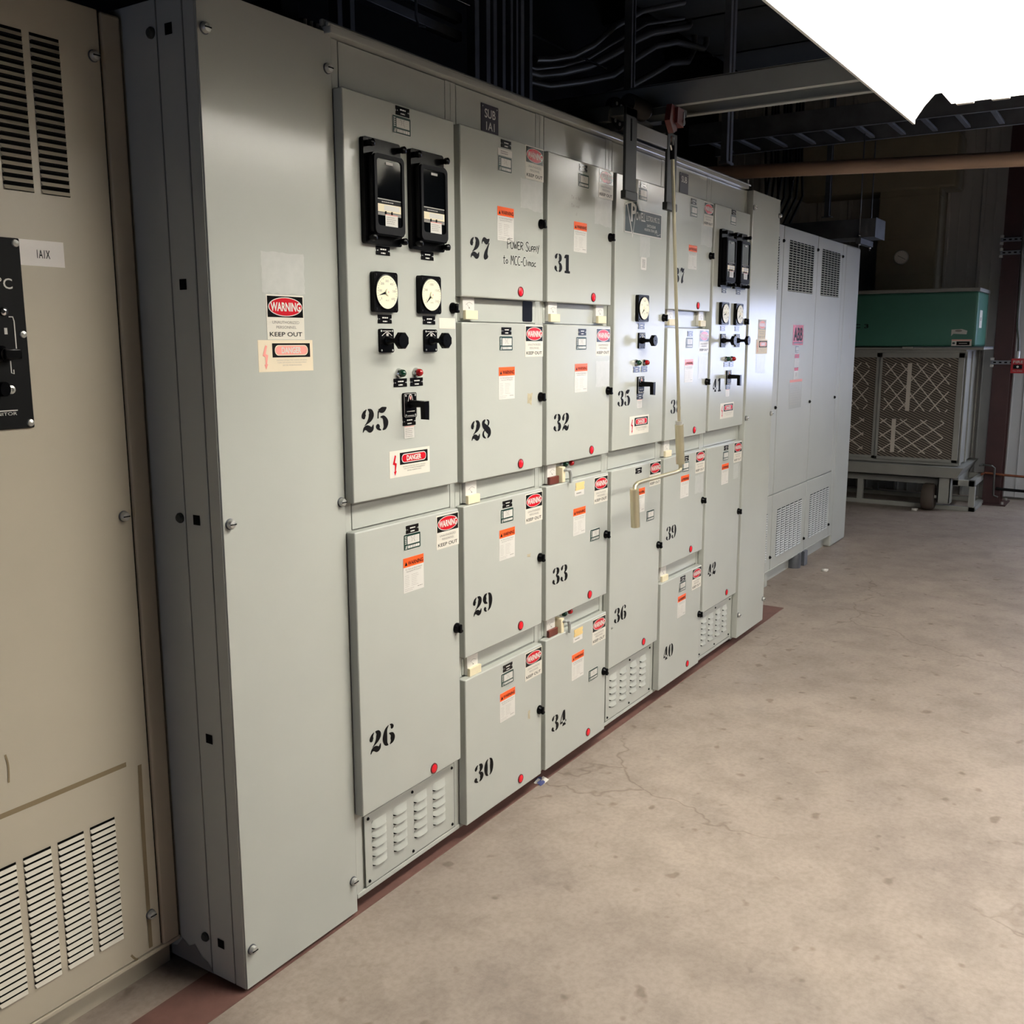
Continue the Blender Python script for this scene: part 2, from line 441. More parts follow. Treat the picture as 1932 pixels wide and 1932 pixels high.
# red oxide channel let into the floor along the switchgear
b = MB(); b.box(0.55, 5.35, 0.026, 0.166, -0.02, 0.003, 'redfloor'); struct(b.build('trim_2', smooth=False))

# ------------------------------------------------------------------ stickers, plates and lettering (built once, then copied)
def lines(mb, x0, x1, z, n, dz, y, m, h=0.0011, seed=1, full=False):
    r = random.Random(seed)
    for k in range(n):
        x = x0
        end = x1 if full else x0 + (x1-x0)*r.uniform(0.7, 1.0)
        while x < end:
            wd = r.uniform(0.003, 0.008); mb.rect(x, min(x+wd, end), z-k*dz, z-k*dz+h, y, m); x += wd+0.0013
def warning_sign(wd=0.103, hd=0.094, face='white', redm='red', inkm='ink'):
    def mk():
        b = MB(); s = hd*0.5
        b.box(0, wd, -0.0006, 0.0002, -hd, 0, 'cream' if face == 'white' else face)
        b.rect(0.003, wd-0.003, -s, -0.003, -0.0009, 'nameblack' if inkm == 'ink' else inkm)
        c = (wd/2, -(s+0.003)/2)
        b.flat(ellipse(*c, wd*0.455, s*0.43), -0.0012, 'white'); b.flat(ellipse(*c, wd*0.435, s*0.395), -0.0015, redm)
        b.text('WARNING', wd*0.10, wd*0.90, c[1]-s*0.20, c[1]+s*0.20, -0.0018, 'white', 0.03)
        g = 'grayink' if inkm == 'ink' else 'softink'
        b.text('UNAUTHORIZED', wd*0.14, wd*0.86, -hd*0.645, -hd*0.58, -0.0009, g)
        b.text('PERSONNEL', wd*0.24, wd*0.78, -hd*0.755, -hd*0.69, -0.0009, g)
        b.text('KEEP OUT', wd*0.06, wd*0.93, -hd*0.93, -hd*0.83, -0.0009, inkm, 0.012)
        return b.build('warning_sign', smooth=False)
    return mk
def arc_flash_label():
    b = MB(); W, H = 0.086, 0.094
    b.box(0, W, -0.0006, 0.0002, -H, 0, 'white'); b.rect(0, W, -H*0.27, 0, -0.0009, 'orange')
    b.flat([(0.005, -0.021), (0.017, -0.021), (0.011, -0.010)], -0.0012, 'ink')
    b.text('WARNING', 0.019, W-0.003, -0.021, -0.010, -0.0012, 'ink', 0.02)
    b.text('Arc Flash and Shock Hazard', 0.008, W-0.008, -0.0335, -0.0295, -0.0009, 'grayink')
    b.text('Appropriate PPE Required', 0.012, W-0.012, -0.040, -0.036, -0.0009, 'grayink')
    lines(b, 0.006, 0.026, -0.049, 7, 0.0049, -0.0009, 'softink', 0.0012, 3)
    lines(b, 0.033, 0.064, -0.049, 7, 0.0049, -0.0009, 'softink', 0.0012, 5)
    lines(b, 0.005, 0.050, -0.085, 2, 0.0045, -0.0009, 'softink', 0.0012, 9)
    lines(b, 0.058, 0.081, -0.085, 1, 0.004, -0.0009, 'grayink', 0.0016, 2, True)
    return b.build('arc_flash_label', smooth=False)
def inspection_label():
    b = MB(); W, H = 0.072, 0.043
    b.prism(rrect(0, W, -H, 0, 0.004), -0.0006, 0.0002, 'white')
    b.flat(rrect(0.0009, W-0.0009, -H+0.0009, -0.0009, 0.003), -0.0009, 'green')
    b.rect(0.016, W-0.006, -0.0275, -0.0065, -0.0012, 'white')
    for k in range(5): b.rect(0.005, 0.0125, -0.0075-k*0.0046, -0.0055-k*0.0046, -0.0012, 'white')
    for k in range(4): b.rect(0.017, W-0.007, -0.0105-k*0.005, -0.0099-k*0.005, -0.0014, 'softink')
    stroke(b, [(0.030, -0.008, 0.001), (0.036, -0.014, 0.0012), (0.033, -0.022, 0.001)], -0.0015, 'grayink')
    stroke(b, [(0.046, -0.007, 0.001), (0.042, -0.015, 0.0012), (0.047, -0.024, 0.001)], -0.0015, 'grayink')
    b.text('//', 0.006, 0.016, -0.040, -0.031, -0.0012, 'white', 0.03)
    lines(b, 0.018, W-0.006, -0.0385, 1, 0.004, -0.0012, 'white', 0.007, 4, True)
    return b.build('inspection_label', smooth=False)
def nameplate(mat_='nameblack', txt='white', W=0.052, H=0.021):
    def mk():
        b = MB(); n = 0.003
        b.prism([(0, -H), (W, -H), (W, -H*0.66), (W-n, -H*0.5), (W, -H*0.34), (W, 0), (0, 0), (0, -H*0.34), (n, -H*0.5), (0, -H*0.66)], -0.0016, 0.0002, mat_)
        b.flat(ellipse(0.0055, -H/2, 0.0015, 0.0015, 8), -0.0019, 'zinc'); b.flat(ellipse(W-0.0055, -H/2, 0.0015, 0.0015, 8), -0.0019, 'zinc')
        lines(b, W*0.30, W*0.72, -H*0.42, 1, 0.004, -0.0019, txt, 0.0030, 6, True)
        lines(b, W*0.34, W*0.66, -H*0.84, 1, 0.004, -0.0019, txt, 0.0030, 8, True)
        return b.build('nameplate', smooth=False)
    return mk
def danger_label(faded=False):
    def mk():
        b = MB(); W, H = 0.166, 0.069
        bg, rd, wh, tx = ('fadedbg', 'faded', 'fadedbg', 'softink') if faded else ('cream', 'red', 'white', 'grayink')
        b.box(0, W, -0.0006, 0.0002, -H, 0, bg)
        if not faded: b.flat(ellipse(0.020, -0.038, 0.0155, 0.028), -0.0008, 'white')
        b.flat([(0.021, -0.011), (0.026, -0.013), (0.021, -0.030), (0.028, -0.033), (0.024, -0.052), (0.027, -0.052), (0.021, -0.064), (0.016, -0.053), (0.0195, -0.053), (0.020, -0.037), (0.012, -0.034)], -0.0011, rd)
        b.rect(0.041, W-0.009, -0.038, -0.007, -0.0009, 'ink')
        b.flat(rrect(0.048, W-0.016, -0.034, -0.011, 0.0112), -0.0012, wh); b.flat(rrect(0.050, W-0.018, -0.032, -0.013, 0.0094), -0.0015, rd)
        b.text('DANGER', 0.068, W-0.038, -0.0295, -0.0155, -0.0018, wh if not faded else 'white', 0.03)
        b.text('HAZARD OF ELECTRIC SHOCK OR BURN.', 0.053, W-0.019, -0.0457, -0.0427, -0.0009, tx)
        b.text('TURN OFF POWER TO THIS EQUIPMENT', 0.055, W-0.021, -0.0513, -0.0483, -0.0009, tx)
        b.text('BEFORE WORKING INSIDE.', 0.071, W-0.036, -0.0569, -0.0539, -0.0009, tx)
        return b.build('danger_label', smooth=False)
    return mk
def residue(W, H, name='tape_residue'):
    def mk():
        b = MB(); r = random.Random(int(W*1e4+H*1e3)); n = 12; p = []
        for k in range(n): p.append((W*k/n+r.uniform(-.001, .001), r.uniform(-.003, 0)))
        for k in range(n): p.append((W+r.uniform(-.003, .001), -H*k/n))
        for k in range(n): p.append((W-W*k/n, -H+r.uniform(-.004, .003)))
        for k in range(n): p.append((r.uniform(-.001, .002), -H+H*k/n))
        b.flat(p, -0.0005, 'residue')
        return b.build(name, smooth=False)
    return mk

DIG = {
'0': [[(.30, .98, .02), (.15, .82, .14), (.11, .5, .21), (.15, .18, .14), (.30, .02, .02)], [(.42, .98, .02), (.57, .82, .14), (.61, .5, .21), (.57, .18, .14), (.42, .02, .02)]],
'1': [[(.42, 1.0, .22), (.42, .5, .22), (.42, .08, .22)], [(.10, .80, .03), (.22, .88, .13), (.31, .97, .05)], [(.14, .04, .09), (.42, .045, .10), (.70, .04, .09)]],
'2': [[(.17, .58, .05), (.12, .68, .18), (.15, .83, .12), (.28, .97, .03)], [(.37, .98, .03), (.53, .88, .16), (.57, .72, .22), (.48, .54, .16), (.30, .38, .06), (.16, .29, .02)], [(.05, .0, .03), (.14, .15, .10), (.30, .18, .17), (.48, .10, .20), (.61, .14, .13), (.68, .30, .03)]],
'3': [[(.11, .70, .05), (.12, .80, .16), (.20, .92, .09), (.30, .98, .02)], [(.39, .98, .03), (.54, .87, .16), (.56, .73, .20), (.48, .60, .10), (.34, .54, .02)], [(.37, .51, .03), (.54, .41, .15), (.60, .26, .22), (.54, .11, .15), (.39, .02, .03)], [(.29, .02, .03), (.16, .09, .09), (.10, .21, .19), (.14, .31, .06)]],
'4': [[(.48, .98, .14), (.48, .7, .20), (.48, .33, .20)], [(.48, .17, .20), (.48, .05, .20)], [(.37, .90, .04), (.22, .60, .06), (.06, .32, .05)], [(.04, .25, .09), (.34, .25, .09)], [(.62, .25, .09), (.72, .25, .09)], [(.30, .03, .06), (.68, .03, .06)]],
'5': [[(.15, .93, .05), (.24, .89, .14), (.40, .90, .19), (.55, .95, .12), (.64, 1.0, .03)], [(.14, .86, .06), (.12, .70, .05), (.11, .54, .05)], [(.26, .60, .03), (.45, .57, .12), (.58, .36, .22), (.53, .13, .15), (.38, .02, .03)], [(.28, .02, .03), (.15, .08, .09), (.10, .19, .19), (.14, .29, .06)]],
'6': [[(.36, .98, .02), (.18, .80, .13), (.11, .46, .21), (.16, .16, .15), (.31, .02, .03)], [(.44, .98, .03), (.55, .92, .09), (.58, .82, .16), (.53, .74, .05)], [(.38, .57, .03), (.56, .46, .14), (.61, .29, .21), (.57, .13, .15), (.42, .02, .03)]],
'7': [[(.06, .72, .03), (.10, .86, .07), (.24, .93, .17), (.42, .85, .20), (.57, .92, .12), (.66, 1.0, .03)], [(.64, .80, .04), (.50, .55, .09), (.38, .30, .18), (.37, .10, .26), (.40, .0, .14)]],
'8': [[(.29, .98, .04), (.14, .85, .16), (.17, .70, .19), (.36, .54, .24), (.56, .38, .25), (.60, .20, .17), (.46, .03, .04)], [(.40, .98, .03), (.55, .88, .09), (.54, .74, .09), (.45, .62, .03)], [(.24, .46, .03), (.12, .32, .09), (.13, .16, .11), (.32, .02, .03)]],
}
DIG['9'] = [[(.72-x, 1-z, wd) for x, z, wd in s] for s in DIG['6']]
def stencil(num, parent, dx, dz, H=0.0565, W=0.0445):
    b = MB()
    for k, ch in enumerate(num):
        for s in DIG[ch]:
            stroke(b, [(x, z, wd*1.42) for x, z, wd in s], -0.0006, 'ink', lambda x: k*0.0535+x*W/0.72, lambda z: z*H)
    return b.build('stencil_number', parent, (dx, 0, dz), smooth=False)

HAND = {'P': [[(0, 0), (0, 1)], [(0, 1), (.5, .95), (.5, .6), (.02, .5)]], 'O': [[(.3, .9), (.02, .6), (.1, .15), (.4, .1), (.55, .5), (.3, .9)]],
'W': [[(0, .85), (.15, .1), (.3, .6), (.45, .1), (.65, .9)]], 'E': [[(.45, .85), (.03, .8), (.05, .1), (.5, .12)], [(.05, .48), (.35, .5)]],
'R': [[(0, .05), (.02, .9)], [(.02, .9), (.45, .8), (.4, .55), (.05, .48)], [(.1, .48), (.5, .05)]], 'S': [[(.55, .85), (.3, 1.0), (.05, .8), (.3, .5), (.5, .25), (.25, 0), (0, .15)]],
'U': [[(0, .6), (.02, .15), (.25, .08), (.4, .25), (.42, .6)]], 'p': [[(.02, .62), (.0, .02)], [(.02, .58), (.3, .6), (.32, .35), (.05, .3)]],
'L': [[(.05, .65), (.03, .1), (.3, .1)]], 'y': [[(0, .75), (.2, .4)], [(.42, .85), (.1, -.1)]],
't': [[(.2, .85), (.18, .1), (.35, .08)], [(.0, .6), (.42, .63)]], 'o': [[(.2, .5), (.0, .3), (.15, .08), (.35, .25), (.2, .5)]],
'M': [[(0, 0), (.08, .95), (.28, .4), (.48, .95), (.6, 0)]], 'C': [[(.5, .85), (.2, .9), (.02, .45), (.2, .05), (.5, .1)]], '-': [[(.05, .4), (.35, .42)]],
'i': [[(.1, .5), (.08, .1)]], 'm': [[(0, .08), (.04, .5), (.2, .45), (.22, .1)], [(.22, .4), (.4, .48), (.42, .1)]], 'a': [[(.4, .48), (.08, .4), (.06, .1), (.36, .15), (.4, .48), (.45, .08)]],
'c': [[(.35, .5), (.05, .35), (.1, .1), (.4, .12)]], 'l': [[(.08, .7), (.06, .08)]], 'x': [[(0, .5), (.4, .08)], [(.4, .52), (0, .08)]]}
def handwriting(rows, parent, dx, dz, m='ink', t=0.0024):
    b = MB()
    for txt, x, z, s, adv in rows:
        for ch in txt:
            if ch == ' ': x += s*0.45; continue
            for st in HAND[ch]: stroke(b, [(x+px*s, z+pz*s, t) for px, pz in st], -0.0006, m, n=4)
            x += adv*s*(max(p[0] for st in HAND[ch] for p in st)+0.22)
    return b.build('marker_writing', parent, (dx, 0, dz), smooth=False)

# ------------------------------------------------------------------ door furniture
def latch():
    b = MB()
    b.lathe([(0.0150, 0), (0.0150, 0.004), (0.0135, 0.0065), (0.0115, 0.010), (0.0100, 0.013), (0.0005, 0.0135)], (0, 0, 0), (0, -1, 0), 'black', 20)
    b.box(-0.0045, 0.0045, -0.019, -0.010, -0.0130, 0.0120, 'black', 0.002)
    b.box(0.001, 0.010, -0.018, -0.012, -0.0125, -0.005, 'black', 0.002)
    return b.build('latch')
def push_button():
    b = MB()
    b.lathe([(0.0150, 0), (0.0150, 0.0022), (0.0128, 0.003), (0.0122, 0.0012)], (0, 0, 0), (0, -1, 0), 'btnrim', 24)
    b.lathe([(0.0118, 0.001), (0.0118, 0.0026), (0.0075, 0.0042), (0.0005, 0.0048)], (0, 0, 0), (0, -1, 0), 'btnred', 24)
    return b.build('push_button')
def relay():
    b = MB()
    b.prism(rrect(-0.068, 0.068, -0.121, 0.121, 0.008), -0.013, 0, 'black')
    o = b.build('protective_relay')
    b = MB(); b.prism(rrect(-0.058, 0.058, -0.101, 0.087, 0.012), -0.030, -0.013, 'black')
    i0 = rrect(-0.046, 0.046, -0.079, 0.074, 0.009); i1 = rrect(-0.055, 0.055, -0.098, 0.084, 0.012)
    for k in range(len(i0)):
        j = (k+1) % len(i0)
        b.face([(i1[k][0], -0.0345, i1[k][1]), (i1[j][0], -0.0345, i1[j][1]), (i0[j][0], -0.0345, i0[j][1]), (i0[k][0], -0.0345, i0[k][1])], 'blackm')
        b.face([(i0[k][0], -0.0345, i0[k][1]), (i0[j][0], -0.0345, i0[j][1]), (i0[j][0], -0.0302, i0[j][1]), (i0[k][0], -0.0302, i0[k][1])], 'blackm')
        b.face([(i1[j][0], -0.0345, i1[j][1]), (i1[k][0], -0.0345, i1[k][1]), (i1[k][0], -0.029, i1[k][1]), (i1[j][0], -0.029, i1[j][1])], 'blackm')
    b.build('cover', o)
    b = MB(); b.prism(i0, -0.0318, -0.0302, 'glass'); b.build('glass', o)
    b = MB()
    b.box(-0.045, 0.041, -0.0328, -0.0318, -0.055, -0.016, 'blackm'); b.rect(-0.045, 0.041, -0.055, -0.048, -0.0331, 'grayink')
    b.rect(-0.045, 0.041, -0.047, -0.029, -0.0331, 'almond'); b.rect(-0.022, 0.036, -0.043, -0.031, -0.0334, 'white')
    b.rect(-0.045, 0.041, -0.019, -0.017, -0.0331, 'softink'); lines(b, -0.03, 0.025, -0.025, 1, 0.003, -0.0331, 'softink', 0.002, 3)
    b.box(-0.019, -0.0165, -0.036, -0.0328, -0.052, -0.045, 'blackm'); b.box(0.004, 0.0065, -0.036, -0.0328, -0.052, -0.045, 'blackm')
    b.build('data_plate', o)
    b = MB(); b.rect(-0.012, 0.014, 0.062, 0.068, -0.0331, 'softink'); b.build('target_flag', o, smooth=False)
    b = MB(); b.box(-0.018, 0.028, -0.0336, -0.0330, -0.079, -0.052, 'white'); b.rect(-0.018, 0.028, -0.0535, -0.052, -0.0338, 'faded')
    lines(b, -0.014, 0.024, -0.059, 4, 0.0045, -0.0338, 'grayink', 0.0012, 4); b.build('test_sticker', o, smooth=False)
    for x, z in ((-0.055, -0.107), (0.059, -0.109), (0.060, 0.106), (-0.056, 0.106)):
        b = MB(); b.lathe([(0.007, 0), (0.007, 0.012), (0.0085, 0.012), (0.0085, 0.020), (0.006, 0.022), (0.0005, 0.0225)], (x, -0.013, z), (0, -1, 0), 'black', 14)
        b.build('thumb_nut', o)
    return o
def meter(label_angle, vals):
    def mk():
        b = MB(); b.prism(rrect(-0.044, 0.044, -0.048, 0.048, 0.007), -0.014, 0, 'black')
        b.lathe([(0.0425, 0), (0.0425, 0.002), (0.040, 0.0025)], (0, -0.014, 0), (0, -1, 0), 'black', 36)
        for x in (-0.036, 0.036):
            for z in (-0.040, 0.040): b.lathe([(0.003, 0), (0.0025, 0.001), (0.0003, 0.0012)], (x, -0.014, z), (0, -1, 0), 'blackm', 8)
        o = b.build('panel_meter')
        b = MB(); b.flat(ellipse(0, 0, 0.0398, 0.0398, 40), -0.0168, 'dial')
        for k in range(26):
            a = math.radians(215-k*250/25); r1 = 0.0365; r0 = 0.0325 if k % 5 == 0 else 0.0345
            ca, sa = math.cos(a), math.sin(a); h = 0.0005
            b.flat([(r0*ca-h*sa, r0*sa+h*ca), (r1*ca-h*sa, r1*sa+h*ca), (r1*ca+h*sa, r1*sa-h*ca), (r0*ca+h*sa, r0*sa-h*ca)], -0.0170, 'ink')
        for k, t in enumerate(vals):
            a = math.radians(215-k*250/(len(vals)-1)); x, z = 0.0265*math.cos(a), 0.0265*math.sin(a)
            b.text(t, x-0.0021*len(t), x+0.0021*len(t), z-0.0028, z+0.0028, -0.0170, 'grayink')
        b.text('KILO' if len(vals) == 7 else 'AMPS', -0.006, 0.006, -0.0215, -0.0180, -0.0170, 'grayink')
        b.build('dial_face', o, smooth=False)
        b = MB(); a = math.radians(label_angle); ca, sa = math.cos(a), math.sin(a)
        b.flat([(0.034*ca, 0.034*sa), (0.008*ca-0.003*sa, 0.008*sa+0.003*ca), (-0.006*ca-0.005*sa, -0.006*sa+0.005*ca), (-0.006*ca+0.005*sa, -0.006*sa-0.005*ca), (0.008*ca+0.003*sa, 0.008*sa-0.003*ca)], -0.0176, 'ink')
        b.lathe([(0.0085, 0), (0.008, 0.002), (0.0005, 0.0025)], (0.001, -0.0176, 0), (0, -1, 0), 'dial', 16)
        b.flat(ellipse(0.001, 0, 0.002, 0.002, 10), -0.0203, 'faded')
        b.build('needle', o)
        return o
    return mk
def selector():
    b = MB(); b.prism(rrect(-0.0265, 0.0265, -0.029, 0.029, 0.005), -0.006, 0, 'black')
    for x in (-0.021, 0.021):
        for z in (-0.0235, 0.0235): b.lathe([(0.0028, 0), (0.0024, 0.001), (0.0003, 0.0012)], (x, -0.006, z), (0, -1, 0), 'zinc', 8)
    stroke(b, [(-0.019, 0.012, 0.0014), (0.0, 0.021, 0.0014), (0.019, 0.012, 0.0014)], -0.0064, 'white'); b.rect(-0.016, 0.016, 0.0225, 0.0245, -0.0064, 'softink')
    b.rect(-0.003, 0.006, 0.006, 0.018, -0.0064, 'softink')
    o = b.build('selector_switch')
    b = MB()
    b.lathe([(0.012, 0.006), (0.0105, 0.014), (0.0068, 0.020), (0.0062, 0.034), (0.0072, 0.040), (0.015, 0.047)], (0, 0, 0), (0, -1, 0), 'black', 18)
    b.lathe([(0.0185, 0.044), (0.0215, 0.047), (0.0215, 0.057), (0.019, 0.060)], (0, 0, 0), (0, -1, 0), 'black', 8)
    b.flat(ellipse(0, 0, 0.0022, 0.0022, 10), -0.0604, 'dark'); b.build('knob', o)
    return o
def lamp(col):
    def mk():
        b = MB(); b.lathe([(0.0125, 0), (0.0125, 0.004), (0.0105, 0.0085), (0.0100, 0.010)], (0, 0, 0), (0, -1, 0), 'chrome', 20)
        o = b.build('indicator_lamp')
        b = MB(); b.lathe([(0.0098, 0.009), (0.0098, 0.014), (0.0085, 0.019), (0.005, 0.0225), (0.0005, 0.0235)], (0, 0, 0), (0, -1, 0), col, 20)
        b.build('lens', o); return o
    return mk
def breaker_handle():
    b = MB(); b.prism(rrect(-0.0265, 0.0265, -0.032, 0.032, 0.005), -0.006, 0, 'black')
    b.prism(rrect(-0.0245, 0.0245, -0.030, 0.030, 0.004), -0.0064, -0.006, 'softink'); b.prism(rrect(-0.0235, 0.0235, -0.029, 0.029, 0.004), -0.0068, -0.0064, 'black')
    for x in (-0.019, 0.019):
        for z in (-0.025, 0.025): b.lathe([(0.0028, 0), (0.0024, 0.001), (0.0003, 0.0012)], (x, -0.0068, z), (0, -1, 0), 'zinc', 8)
    stroke(b, [(-0.010, 0.010, 0.002), (-0.005, 0.024, 0.003), (0.0, 0.027, 0.003), (0.005, 0.024, 0.003), (0.010, 0.010, 0.002)], -0.0072, 'softink')
    b.flat([(-0.002, 0.012), (0.002, 0.012), (0.003, 0.023), (-0.003, 0.023)], -0.0075, 'faded')
    b.rect(-0.016, 0.016, -0.0165, -0.0145, -0.0072, 'softink'); b.rect(-0.014, 0.014, -0.0275, -0.0255, -0.0072, 'softink')
    o = b.build('control_switch')
    b = MB()
    b.lathe([(0.0115, 0.006), (0.0095, 0.014), (0.0085, 0.050)], (0, 0, 0.004), (0, -1, 0), 'black', 16)
    P = [(-0.009, 0.011), (0.009, 0.012), (0.0095, 0.0), (0.0085, -0.036), (-0.0085, -0.034), (-0.0095, -0.006)]
    b.prism(P, -0.060, -0.046, 'black'); b.build('pistol_grip', o)
    return o
def ammeter(cover='almond'):
    def mk():
        b = MB(); b.box(0.001, 0.057, 0.018, 0.030, -0.004, 0.064, 'white', 0.002)
        b.rect(0.006, 0.050, 0.026, 0.058, 0.0176, 'white'); stroke(b, [(0.014, 0.034, 0.001), (0.030, 0.041, 0.001), (0.046, 0.036, 0.001)], 0.0172, 'grayink')
        stroke(b, [(0.030, 0.026, 0.0012), (0.018, 0.037, 0.0007)], 0.0172, 'grayink'); b.flat([(0.026, 0.024), (0.034, 0.024), (0.030, 0.029)], 0.0170, 'grayink')
        o = b.build('ammeter')
        b = MB(); b.box(0.001, 0.060, 0.008, 0.018, -0.006, 0.019, cover, 0.0015); b.build('cover', o)
        return o
    return mk
def louver_panel():
    b = MB(); b.box(0.036, 0.434, 0.0285, 0.034, 0.060, 0.262, 'paint', 0.001, 1)
    g = 0.0018
    for x0, x1, z0, z1 in ((0.036-g, 0.036, 0.058, 0.262), (0.434, 0.434+g, 0.058, 0.262), (0.036-g, 0.434+g, 0.058-g, 0.058+g*0.5)): b.rect(x0, x1, z0, z1, 0.0295, 'dark')
    for c, x in enumerate((0.064, 0.152, 0.242, 0.329)):
        for k in range(5):
            z = 0.2135-k*0.0265; louver(b, x, x+0.060, z, z+0.0220, 0.0285, 0.0080, 'paint', 'dark', True)
    for x in (0.050, 0.236, 0.422):
        for z in (0.072, 0.250): screw(b, x, z, 0.0285, 0.0045, 'blackm', 0.003)
    return b.build('louver_panel')

# ------------------------------------------------------------------ switchgear sections
TOPS = [2.055, 1.543, 1.029, 0.514]
X0, PW = 1.768, 0.457
def body(parent, blanks, xs=0.0):
    b = MB(); W = PW
    b.box(xs, W, 0.0345, 1.45, 0.045, 2.168, 'paint')
    for x0, x1 in ((xs, 0.0225), (W-0.0235, W-0.001)): b.box(x0, x1, 0.030, 0.036, 0.045, 2.168, 'paint', 0.0008, 1)
    o = b.build('body', parent)
    for z0, z1 in blanks:
        q = MB(); q.box(0.0252, W-0.0258, 0.030, 0.036, z0, z1, 'paint', 0.0008, 1); q.build('filler_plate', parent)
    q = MB(); q.box(xs, W-0.0005, 0.0265, 0.036, 0.0445, 0.058, 'paint', 0.002, 2); q.build('base_channel', parent)
    return o
def door(sec, nom, ztop, zbot):
    b = MB(); b.box(0, 0.431, 0, 0.0285, zbot-nom, ztop-nom, 'paint', 0.0035, 3)
    return b.build('door', sec, (0, 0, nom))
WS, AF, IL, NP, DL = ('ws', warning_sign()), ('af', arc_flash_label), ('il', inspection_label), ('np', nameplate()), ('dl', danger_label())
def dress(d, num, ndx, ndz, ws=(0.327, -0.005), af=None, il=None, np_=(0.197, -0.012), lat=-0.224, btn=-0.422):
    if ws: put(*WS, d, (ws[0], 0, ws[1]))
    if af: put(*AF, d, (af[0], 0, af[1]))
    if il: put(*IL, d, (il[0], 0, il[1]))
    if np_: put(*NP, d, (np_[0], 0, np_[1]))
    stencil(num, d, ndx, ndz)
    if lat is not None: put('latch', latch, d, (0.415, 0, lat))
    if btn is not None: put('btn', push_button, d, (0.300, 0, btn))
GR = 'switchgear sections standing side by side in a row'
def section(k, label): return thing('switchgear_section', label, 'electrical cabinet', (X0+PW*k, 0, 0), 0, GR)
HEADER = (2.066, 2.166)
secs = {}
def control_section(k, top_num, low_num, label, relays, two):
    s = section(k, label); secs[k] = s
    body(s, [HEADER, (1.03, 1.10)], 0.0008 if k == 0 else 0.0)
    d = door(s, 2.055, 2.060, 1.101)
    put(*NP, d, (0.190, 0, 0.0)); put(*IL, d, (0.176, 0, -0.022))
    stencil(top_num, d, 0.037 if two else 0.039, -0.783 if two else -0.797)
    put('latch', latch, d, (0.414, 0, -0.476)); put(*DL, d, (0.137, 0, -0.839))
    if relays:
        for x in (0.122, 0.298):
            put('relay', relay, s, (x, 0, 1.841)); put(*NP, d, (x-0.018, 0, -0.3365))
    for n, x in enumerate((0.124, 0.302) if two else (0.211,)):
        put('meter%d' % (n if two else 1), meter(195, ['0', '100', '200', '300', '400', '500', '600']) if n == 0 and two else meter(222, ['0', '500', '1000', '1500', '2000']), s, (x, 0, 1.609))
        put(*NP, d, (x-0.019 if two else 0.194, 0, -0.4995))
        put('sel', selector, s, (x+0.008, 0, 1.4925))
    put('lampg', lamp('lensg'), s, (0.180, 0, 1.4115), label='green lens indicator lamp'); put('lampr', lamp('lensr'), s, (0.249, 0, 1.4115), label='red lens indicator lamp')
    put(*NP, d, (0.160, 0, -0.657)); put(*NP, d, (0.226, 0, -0.657))
    put('handle', breaker_handle, s, (0.2185, 0, 1.329))
    put(*NP, d, (0.193, 0, -0.757))
    def tg():
        b = MB(); b.box(0, 0.040, -0.0006, 0.0002, -0.031, 0, 'white'); b.rect(0, 0.040, -0.0015, 0, -0.0008, 'faded')
        lines(b, 0.004, 0.036, -0.008, 5, 0.0048, -0.0008, 'grayink', 0.0012, 6); return b.build('test_sticker', smooth=False)
    put('tag', tg, d, (0.199, 0, -0.780))
    d2 = door(s, 1.029, 1.029, 0.283)
    put('louv', louver_panel, s, (0, 0, 0))
    return s, d, d2

s, d, d2 = control_section(0, '25', '26', 'switchgear section with doors 25 and 26, nearest pair of black relays', True, True)
b = MB(); b.box(0, 0.072, -0.0008, 0.0002, -0.028, 0, 'cream'); b.build('blank_card', d, (0.353, 0, -0.503), smooth=False)
dress(d2, '26', 0.033, -0.587, (0.328, -0.008), (0.183, -0.099), (0.186, -0.036), (0.197, -0.014), -0.344, -0.726)

s = section(1, 'switchgear section with four stacked doors stenciled 27, 28, 29 and 30'); secs[1] = s
body(s, [HEADER, (1.546, 1.610), (1.032, 1.096), (0.517, 0.580)])
def sub_plate(two):
    b = MB(); b.box(0, 0.085, -0.002, 0.0002, -0.080, 0, 'subplate'); b.text('SUB', 0.016, 0.070, -0.036, -0.012, -0.0024, 'white', 0.01)
    if two: b.text('1A1', 0.023, 0.065, -0.068, -0.046, -0.0024, 'white', 0.01)
    for x in (0.007, 0.078): b.flat(ellipse(x, -0.007, 0.002, 0.002, 8), -0.0024, 'zinc')
    return b
sub_plate(True).build('section_sign', s, (0.142, 0.030, 2.143), smooth=False)
d = door(s, 2.055, 2.060, 1.612)
dress(d, '27', 0.042, -0.337, (0.327, 0.003), (0.177, -0.186), (0.181, -0.047), (0.196, -0.003), -0.214, -0.419)
b = MB(); b.box(0, 0.073, -0.0008, 0.0002, -0.018, 0, 'white'); lines(b, 0.014, 0.062, -0.008, 2, 0.0055, -0.001, 'grayink', 0.0026, 3); b.build('text_strip', d, (0.181, 0, -0.028), smooth=False)
residue(0.124, 0.086)().parent = d; bpy.data.objects['tape_residue'].location = (0.301, 0, -0.092)
handwriting([('POWER SUpply', 0.0, 0.0, 0.027, 0.86)], d, 0.229, -0.300); handwriting([('to MCC-Climac', 0.0, 0.0, 0.028, 0.84)], d, 0.206, -0.344)
d = door(s, 1.543, 1.543, 1.097); dress(d, '28', 0.039, -0.330, (0.327, -0.005), (0.181, -0.127), (0.184, -0.037), (0.196, -0.012))
d = door(s, 1.029, 1.029, 0.581); dress(d, '29', 0.041, -0.332, (0.328, -0.008), (0.181, -0.098), (0.187, -0.036), (0.199, -0.012))
